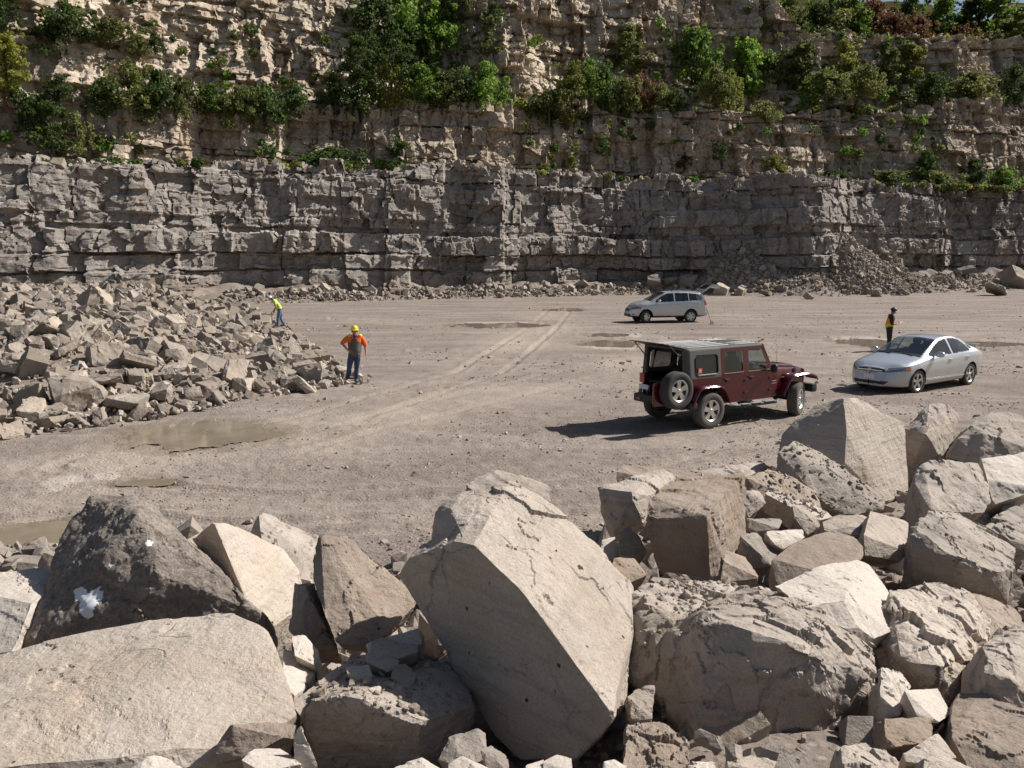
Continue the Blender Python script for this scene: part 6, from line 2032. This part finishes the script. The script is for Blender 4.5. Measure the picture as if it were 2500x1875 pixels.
# side steps with pads
for s in (-1, 1):
    st = part('side_step', tube([(.60, s * .74, .44), (.72, s * .87, .415), (2.14, s * .87, .415), (2.28, s * .74, .46)], [.04] * 4, 10), M['black'], J)
    for x0_, x1_ in ((.72, .90), (.96, 1.20), (1.30, 1.62), (1.72, 2.08)):
        part('step_pad', boxm(x0_, x1_, s * .875 - .065, s * .875 + .065, .445, .465, .008), M['step'], st)
# chassis, well liners, interior
part('chassis', join([boxm(-.6, 3.4, -.42, .42, .44, .54, .02), boxm(-.52, .52, -.74, .74, .93, .95), boxm(2.42, 3.42, -.74, .74, .93, .95), boxm(-.1, .1, -.6, .6, .34, .48, .04), boxm(2.85, 3.05, -.6, .6, .34, .48, .04),
                      boxm(-.55, .55, -.55, -.53, .45, .94), boxm(-.55, .55, .53, .55, .45, .94), boxm(2.4, 3.4, -.55, -.53, .5, .9), boxm(2.4, 3.4, .53, .55, .5, .9)]), M['black'], J)
interior(J, (1.45, .62), .56, .86, .68, 2.0, 1.12, -.55)
part('roll_bar', join([tube([(-.42, s * .66, .95), (-.30, s * .62, 1.66), (1.2, s * .61, 1.70), (1.75, s * .63, 1.66)], [.04] * 4, 8) for s in (-1, 1)] + [tube([(-.30, -.62, 1.66), (-.30, .62, 1.66)], [.04] * 2, 8), tube([(1.1, -.61, 1.69), (1.1, .61, 1.69)], [.04] * 2, 8), tube([(1.1, s * .66, .9), (1.1, s * .61, 1.69)][0:2], [.04] * 2, 8)]), M['inner'], J)
part('load_cover', boxm(-.55, .25, -.66, .66, .93, .97, .02), M['inner'], J)
for s in (-1, 1):
    part('mirror', join([rounded_panel(1.97, s * .93, 1.22, .05, .085, .10, 3.2), boxm(1.95, 2.02, min(s * .76, s * .9), max(s * .76, s * .9), 1.15, 1.18, .01)]), M['black'], J)
part('antenna', tube([(2.32, -.70, 1.15), (2.30, -.70, 1.75)], [.006, .003], 5), M['black'], J)
# sticker in the rear side window
st = part('sticker', boxm(-.32, -.20, -.778, -.776, 1.24, 1.36, 0), M['pinkcard'], J)
part('sticker_mark', join([boxm(-.29, -.275, -.7795, -.7783, 1.265, 1.335, 0), boxm(-.29, -.235, -.7795, -.7783, 1.322, 1.335, 0), boxm(-.29, -.235, -.7795, -.7783, 1.295, 1.306, 0), boxm(-.247, -.234, -.7795, -.7783, 1.265, 1.335, 0)]), M['white_ink'], st)
part('badge', join([boxm(2.10, 2.24, -.781, -.776, .885, .905, .002), boxm(2.08, 2.27, -.781, -.776, .83, .845, .002)]), M['chrome'], J)
bc = empty('cloth_bundle')
bpy.data.objects.remove(bc)
ob = part('blue_cloth', join([rounded_panel(1.93, .18, 1.235, .10, .34, .05, 2.2), rounded_panel(1.90, -.25, 1.26, .07, .16, .05, 2.0)]), M['bluecloth'], None)
ob.matrix_world = JEEP.matrix_basis @ Matrix.Identity(4)
tag(ob, 'blue cloth lying on the dashboard of the dark red off-roader', 'cloth')
for x_, steer, ty in ((0, 0, 'dusty_rubber'), (2.947, R(24), 'dusty_rubber')):
    for s in (1, -1):
        add_wheel(J, x_, s * .80, .405, .255, .235, 5, s > 0, steer, tyre=ty, fat=.44)
# ------------------------------------------------------------------ people
M['skin'] = simple('skin', (.42, .22, .15), .55)
M['jeans'] = simple('blue_jeans', (.045, .065, .14), .9)
M['jeans2'] = simple('faded_jeans', (.12, .16, .27), .9)
M['navy'] = simple('dark_trousers', (.022, .022, .028), .9)
M['orange'] = simple('orange_shirt', (.78, .13, .015), .8)
M['vest'] = simple('reflective_orange', (.85, .30, .02), .6)
M['taupe'] = simple('brown_grey_waistcoat', (.11, .092, .08), .9)
M['lime'] = simple('lime_shirt', (.50, .72, .13), .8)
M['blackcloth'] = simple('black_shirt', (.015, .016, .018), .9)
M['hiyellow'] = simple('reflective_yellow', (.70, .68, .05), .6)
M['hat_yellow'] = simple('yellow_helmet', (.80, .62, .03), .35, coat=.4)
M['hat_white'] = simple('white_cap', (.75, .77, .78), .6)
M['hat_blue'] = simple('dark_blue_helmet', (.02, .035, .11), .45)
M['boot'] = simple('grey_boot', (.16, .165, .18), .8)
M['hair'] = simple('dark_hair', (.05, .035, .025), .8)
M['pink'] = simple('pink_filter', (.55, .10, .18), .6)
M['paper'] = simple('paper', (.72, .62, .58), .7)
M['eye'] = simple('eye', (.03, .02, .02), .3)


def person(label, loc, rz, J, E, rad, clothes, face, extras, hands, foot_dir):
    """J: joints, E: bones, rad: joint -> (side, depth) radius. One skinned body; garments are shells grown from it."""
    names = list(J)
    me = bpy.data.meshes.new('tmp_body')
    me.from_pydata([J[n] for n in names], [(names.index(a), names.index(b)) for a, b in E], [])
    o = bpy.data.objects.new('tmp_body', me); COL.objects.link(o)
    sk = o.modifiers.new('skin', 'SKIN'); sk.use_smooth_shade = True; sk.branch_smoothing = .3
    for i, n in enumerate(names):
        sv = me.skin_vertices[0].data[i]
        sv.radius = rad[n]
        sv.use_root = (n == 'pelvis')
    sb = o.modifiers.new('sub', 'SUBSURF'); sb.levels = 2; sb.render_levels = 2
    dg = bpy.context.evaluated_depsgraph_get(); dg.update()
    ev = o.evaluated_get(dg); m2 = ev.to_mesh()
    n = len(m2.vertices)
    V = np.empty(n * 3, np.float32); m2.vertices.foreach_get('co', V); V = V.reshape(-1, 3).astype(float)
    N = np.empty(n * 3, np.float32); m2.vertices.foreach_get('normal', N); N = N.reshape(-1, 3).astype(float)
    F = [list(p.vertices) for p in m2.polygons]
    ev.to_mesh_clear(); bpy.data.objects.remove(o); bpy.data.meshes.remove(me)
    # which bone and how far along it
    best = np.full(n, 1e9); bone = np.zeros(n, int); tt_ = np.zeros(n)
    for k, (a, b) in enumerate(E):
        A, B = np.array(J[a]), np.array(J[b]); d = B - A
        t = np.clip(((V - A) @ d) / (d @ d), 0, 1)
        dist = np.linalg.norm(V - A - t[:, None] * d, axis=1) / (np.array(rad[a])[0] * (1 - t) + np.array(rad[b])[0] * t)
        w = dist < best
        best = np.where(w, dist, best); bone = np.where(w, k, bone); tt_ = np.where(w, t, tt_)
    e = empty('person', loc, rz); tag(e, label, 'person')
    pieces = [(V, F)]
    for (wr, dirn, side, curl) in hands:          # five fingers rooted in the palm
        wr, dirn, side = (np.array(q, float) for q in (wr, dirn, side))
        dirn /= np.linalg.norm(dirn); side -= dirn * (side @ dirn); side /= np.linalg.norm(side)
        up = np.cross(dirn, side)
        for f, (off, ln) in enumerate(((-.030, .062), (-.010, .074), (.010, .070), (.028, .054))):
            p0 = wr + dirn * .055 + side * off
            p1 = p0 + dirn * ln * .5 + up * curl * ln * .25
            p2 = p1 + dirn * ln * .35 + up * curl * ln * .45
            pieces.append(tube([p0, p1, p2, p2 + dirn * .012 + up * curl * .02], [.010, .009, .008, .004], 6))
        p0 = wr + dirn * .02 - side * .028
        pieces.append(tube([p0, p0 - side * .028 + dirn * .025, p0 - side * .03 + dirn * .058], [.012, .010, .006], 6))
    hc, fd, hs = (np.array(q, float) for q in face)        # head centre, facing direction, side direction
    nose = hc + fd * .098 - np.array([0, 0, .012])
    pieces.append(rounded_panel(*nose, .016, .018, .026, 2.0, 6))
    for s in (1, -1):
        ear = hc + hs * s * .083 - np.array([0, 0, .01])
        pieces.append(rounded_panel(*ear, .016, .022, .033, 2.0, 6))
    body = part('body', join(pieces), M['skin'], e, sharp=180)
    for s in (1, -1):
        q = hc + fd * .088 + hs * s * .033 + np.array([0, 0, .012])
        part('eye', rounded_panel(*q, .012, .010, .008, 2.0, 6), M['eye'], e)
    q = hc + fd * .088 - np.array([0, 0, .052])
    part('mouth', rounded_panel(*q, .022, .010, .006, 2.0, 6), M['redlens'], e)
    part('hair', rounded_panel(hc[0] - fd[0] * .018, hc[1] - fd[1] * .018, hc[2] + .018, .086, .088, .085, 2.2, 10), M['hair'], e)
    bn = {f'{a}>{b}': k for k, (a, b) in enumerate(E)}
    for nm, mt, spec, off in clothes:
        mask = np.zeros(n, bool)
        for key, (t0, t1) in spec.items():
            mask |= (bone == bn[key]) & (tt_ >= t0) & (tt_ <= t1)
        fs = [f for f in F if all(mask[i] for i in f)]
        u = sorted({i for f in fs for i in f}); mp = {a: i for i, a in enumerate(u)}
        P = V[u]
        wr_ = fbm(P[:, 0] * 14, P[:, 1] * 14, P[:, 2] * 9, 3)
        Q = P + N[u] * (off + .012 * wr_)[:, None]
        part(nm, (Q, [[mp[i] for i in f] for f in fs]), mt, e, sharp=180)
    for ank, dr in foot_dir:
        a = np.array(ank); d = np.array(dr, float); d /= np.linalg.norm(d)
        V2, F2 = rounded_panel(0, 0, 0, .15, .052, .05, 2.6, 10)
        V2 = np.array(V2); ang = math.atan2(d[1], d[0])
        V2[:, 2] *= 1 - .35 * np.clip(V2[:, 0] / .15, 0, 1)
        Rz = np.array([[math.cos(ang), -math.sin(ang), 0], [math.sin(ang), math.cos(ang), 0], [0, 0, 1]])
        sole = V2 @ Rz.T + np.array([a[0], a[1], 0]) + d * .05 + (0, 0, a[2] - .06 + .018)
        part('boot', join([(sole, F2), tube([a + (0, 0, -.03), a + (0, 0, .04), a + (0, 0, .11)], [.058, .055, .06], 12)]), M['boot'], e, sharp=60)
    for nm, VF, mt in extras: part(nm, VF, mt, e, sharp=50)
    return e


def helmet(c, up, fd, r=.116, brim=.030, peak=.05, mt='hat_yellow', ribs=True):
    """shell with brim and peak"""
    c, up, fd = (np.array(q, float) for q in (c, up, fd)); up /= np.linalg.norm(up); fd = fd - up * (fd @ up); fd /= np.linalg.norm(fd)
    sd_ = np.cross(up, fd)
    V, F = [], []
    k = 28
    prof = [(1.0, 0.0), (1.0, .25), (.93, .55), (.75, .82), (.45, .98), (.02, 1.04)]
    for i in range(k):
        a = 2 * math.pi * i / k
        ex = brim + peak * max(0, math.cos(a)) ** 3
        ring = [(1 + ex / r, -.06), (1 + ex / r * .9, -.01)] + prof
        for q, hgt in ring:
            V.append(c + fd * math.cos(a) * r * 1.1 * q + sd_ * math.sin(a) * r * .92 * q + up * hgt * r)
    m = len(prof) + 2
    for i in range(k):
        for j in range(m - 1):
            F.append((i * m + j, ((i + 1) % k) * m + j, ((i + 1) % k) * m + j + 1, i * m + j + 1))
    parts_ = [(V, F)]
    if ribs: parts_.append(tube([c + fd * r * 1.08 * math.cos(t) + up * r * 1.06 * math.sin(t) for t in np.linspace(.3, 2.84, 12)], [.012] * 12, 6))
    return join(parts_)


STD = {'pelvis': (.150, .115), 'waist': (.158, .118), 'chest': (.178, .125), 'neck': (.068, .065), 'chin': (.064, .072), 'head': (.082, .096), 'crown': (.055, .06),
       'sL': (.070, .068), 'eL': (.047, .047), 'wL': (.031, .028), 'pL': (.040, .022), 'sR': (.070, .068), 'eR': (.047, .047), 'wR': (.031, .028), 'pR': (.040, .022),
       'hL': (.098, .100), 'kL': (.066, .066), 'aL': (.045, .048), 'hR': (.098, .100), 'kR': (.066, .066), 'aR': (.045, .048)}
BONES = [('pelvis', 'waist'), ('waist', 'chest'), ('chest', 'neck'), ('neck', 'chin'), ('chin', 'head'), ('head', 'crown'),
         ('chest', 'sL'), ('sL', 'eL'), ('eL', 'wL'), ('wL', 'pL'), ('chest', 'sR'), ('sR', 'eR'), ('eR', 'wR'), ('wR', 'pR'),
         ('pelvis', 'hL'), ('hL', 'kL'), ('kL', 'aL'), ('pelvis', 'hR'), ('hR', 'kR'), ('kR', 'aR')]
ALL = (0, 1)
TORSO = {'pelvis>waist': (.3, 1), 'waist>chest': ALL, 'chest>neck': (0, .85), 'chest>sL': ALL, 'chest>sR': ALL}
LEGS = {'pelvis>hL': ALL, 'hL>kL': ALL, 'kL>aL': (0, .97), 'pelvis>hR': ALL, 'hR>kR': ALL, 'kR>aR': (0, .97), 'pelvis>waist': (0, .45)}

# man in the yellow helmet, hand on hip, facing the camera
J1 = dict(pelvis=(-.03, 0, .90), waist=(-.01, -.01, 1.04), chest=(0, 0, 1.27), neck=(0, 0, 1.43), chin=(.0, -.015, 1.50), head=(.0, -.02, 1.585), crown=(0, -.01, 1.65),
          sR=(-.185, .01, 1.385), eR=(-.385, .06, 1.20), wR=(-.235, -.05, 1.015), pR=(-.165, -.10, .985),
          sL=(.185, .01, 1.385), eL=(.305, .05, 1.13), wL=(.315, -.02, .90), pL=(.312, -.05, .825),
          hR=(-.125, 0, .84), kR=(-.185, -.03, .48), aR=(-.255, .04, .09), hL=(.07, 0, .84), kL=(.035, -.03, .48), aL=(.01, .0, .09))
p1 = on_floor(356, 382.2)
yaw = math.atan2(-p1[1], -p1[0]) + math.pi / 2
torso_front = {'pelvis>waist': (0, 1), 'waist>chest': ALL, 'chest>neck': (0, .8), 'chest>sL': (0, .42), 'chest>sR': (0, .42)}
x1 = [('helmet', helmet((0, -.02, 1.625), (0, -.05, 1), (0, -1, 0)), M['hat_yellow']),
      ('respirator', join([rounded_panel(.0, -.125, 1.425, .05, .045, .045, 2.2, 8), tube([(-.07, .03, 1.46), (-.06, -.07, 1.44), (.06, -.07, 1.44), (.07, .03, 1.46)], [.014] * 4, 6)]), M['black']),
      ('filter', lathe_y([(0, -.03), (.034, -.03), (.034, .02), (0, .02)], 14), M['pink']),
      ('shoulder_band', join([rounded_panel(s * .155, -.005, 1.43, .055, .085, .045, 2.4, 8) for s in (1, -1)]), M['hiyellow']),
      ('belt', tube([(.155 * math.cos(a) - .02, .12 * math.sin(a) - .005, .955) for a in np.linspace(0, 2 * math.pi, 25)], [.02] * 25, 6, False), M['black'])]
x1[2] = ('filter', ([(a - .07, b - .14, c + 1.41) for a, b, c in x1[2][1][0]], x1[2][1][1]), M['pink'])
x1.append(('filter', ([(a + .14, b, c) for a, b, c in x1[2][1][0]], x1[2][1][1]), M['pink']))
person('person in yellow helmet, orange sleeves and brown waistcoat, one hand on the hip', (p1[0], p1[1], -.01), yaw, J1, BONES, STD,
       [('trousers', M['jeans'], LEGS, .016),
        ('shirt', M['orange'], {**TORSO, 'sR>eR': (0, 1), 'eR>wR': (0, .12), 'sL>eL': (0, 1), 'eL>wL': (0, .10)}, .026),
        ('waistcoat', M['taupe'], torso_front, .040)],
       ((0, -.02, 1.565), (0, -1, 0), (1, 0, 0)), x1,
       [((-.165, -.10, .985), (.75, -.35, -.3), (0, -.5, .8), .7), ((.312, -.05, .825), (.02, -.15, -1), (0, 1, 0), .35)],
       [((-.255, .04, .09), (-.45, -1, 0)), ((.01, .0, .09), (.35, -1, 0))])

# man in the lime shirt bending over the rubble, turned left
p2 = at(279, 318, 43.0)
J2 = dict(pelvis=(.06, 0, .80), waist=(.01, 0, .97), chest=(-.11, 0, 1.20), neck=(-.24, 0, 1.36), chin=(-.32, 0, 1.375), head=(-.385, 0, 1.40), crown=(-.425, 0, 1.44),
          sL=(-.16, -.19, 1.27), eL=(-.10, -.22, .98), wL=(-.20, -.17, .75), pL=(-.24, -.15, .68), sR=(-.16, .19, 1.27), eR=(-.16, .22, .98), wR=(-.28, .17, .78), pR=(-.33, .15, .72),
          hL=(.07, -.10, .76), kL=(-.03, -.11, .42), aL=(-.06, -.11, .09), hR=(.07, .10, .76), kR=(.06, .11, .42), aR=(.22, .11, .09))
ST2 = dict(STD); ST2['head'] = (.094, .082); ST2['pelvis'] = (.125, .15); ST2['waist'] = (.125, .155); ST2['chest'] = (.13, .175)
gz = float(mound(p2[0], p2[1]))
person('person in a lime shirt, white cap and blue jeans bending over the rubble mound', (p2[0], p2[1], max(gz, .3)), 0.1, J2, BONES, ST2,
       [('trousers', M['jeans2'], LEGS, .018),
        ('shirt', M['lime'], {**TORSO, 'pelvis>waist': (.25, 1), 'sL>eL': (0, .62), 'sR>eR': (0, .62)}, .028)],
       ((-.375, 0, 1.385), (-.85, 0, -.5), (0, 1, 0)),
       [('cap', helmet((-.41, 0, 1.425), (-.45, 0, .9), (-.9, 0, -.45), .112, .012, .07, ribs=False), M['hat_white']),
        ('belt', tube([(.045 + .14 * math.cos(a), .165 * math.sin(a), .865 + .03 * math.cos(a)) for a in np.linspace(0, 2 * math.pi, 25)], [.018] * 25, 6, False), M['black'])],
       [((-.24, -.15, .68), (-.4, .1, -.9), (1, 0, -.4), .4), ((-.33, .15, .72), (-.5, 0, -.85), (1, 0, -.5), .4)],
       [((-.06, -.11, .09), (-1, 0, 0)), ((.22, .11, .09), (-1, 0, 0))])

# person in a reflective vest behind the sedan, turned right, reading a paper
p3 = at(889, 345, 34.6)
J3 = dict(pelvis=(-.03, 0, .92), waist=(-.04, 0, 1.06), chest=(-.03, 0, 1.29), neck=(.03, 0, 1.46), chin=(.075, 0, 1.52), head=(.105, 0, 1.60), crown=(.105, 0, 1.67),
          sR=(.0, -.185, 1.40), eR=(-.01, -.23, 1.12), wR=(.20, -.14, 1.06), pR=(.27, -.09, 1.08), sL=(.0, .185, 1.40), eL=(.02, .22, 1.13), wL=(.21, .12, 1.10), pL=(.27, .06, 1.12),
          hR=(-.03, -.10, .86), kR=(-.01, -.11, .48), aR=(-.04, -.11, .09), hL=(-.03, .10, .86), kL=(.02, .11, .48), aL=(.0, .11, .09))
ST3 = dict(STD); ST3['head'] = (.094, .082); ST3['pelvis'] = (.12, .15); ST3['waist'] = (.12, .155); ST3['chest'] = (.128, .175)
person('person in dark blue helmet and orange vest with yellow bands behind the silver sedan', (p3[0], p3[1], -.01), -.15, J3, BONES, ST3,
       [('trousers', M['navy'], LEGS, .016),
        ('shirt', M['blackcloth'], {**TORSO, 'sR>eR': ALL, 'eR>wR': (0, .25), 'sL>eL': ALL, 'eL>wL': (0, .25)}, .024),
        ('vest', M['vest'], {'pelvis>waist': (.75, 1), 'waist>chest': ALL, 'chest>neck': (0, .8), 'chest>sL': (0, .55), 'chest>sR': (0, .55)}, .04),
        ('vest_band', M['hiyellow'], {'pelvis>waist': (.1, 1), 'waist>chest': (0, .3)}, .046)],
       ((.10, 0, 1.585), (.9, 0, -.35), (0, 1, 0)),
       [('helmet', helmet((.10, 0, 1.635), (.12, 0, 1), (1, 0, -.1), mt='hat_blue'), M['hat_blue']),
        ('vest_piping', join([tube([(-.09, -.165, 1.24), (-.05, -.205, 1.36), (.02, -.20, 1.455), (.09, -.14, 1.43)], [.016] * 4, 6), tube([(-.09, .165, 1.24), (-.05, .205, 1.36), (.02, .20, 1.455), (.09, .14, 1.43)], [.016] * 4, 6)]), M['hiyellow'])],
       [((.27, -.09, 1.08), (.9, .4, .2), (0, .3, -.9), .8), ((.27, .06, 1.12), (.9, -.4, .1), (0, -.3, -.9), .8)],
       [((-.04, -.11, .09), (1, -.15, 0)), ((.0, .11, .09), (1, .15, 0))])
pap = mesh_obj('paper', *boxm(-.11, .11, -.15, .15, -.003, .003), M['paper'], smooth=False)
pap.location = (p3[0] + .36, p3[1] - .06, 1.12); pap.rotation_euler = (.1, -.45, -.15)
tag(pap, 'pale sheet held by the person behind the silver sedan', 'paper')

# shovel leaning on the open back of the light silver wagon
q = on_floor(694, 324.5)
sh = empty('shovel', (q[0] + .95, q[1] - .1, 0))
tag(sh, 'shovel leaning against the back of the light silver wagon', 'shovel')
part('shaft', tube([(-.28, .1, .92), (0, 0, .12)], [.013, .013], 8), M['bark'], sh)
part('blade', join([boxm(-.10, .13, -.05, -.03, -.01, .20, .015, taper=.8)]), M['alloy'], sh)
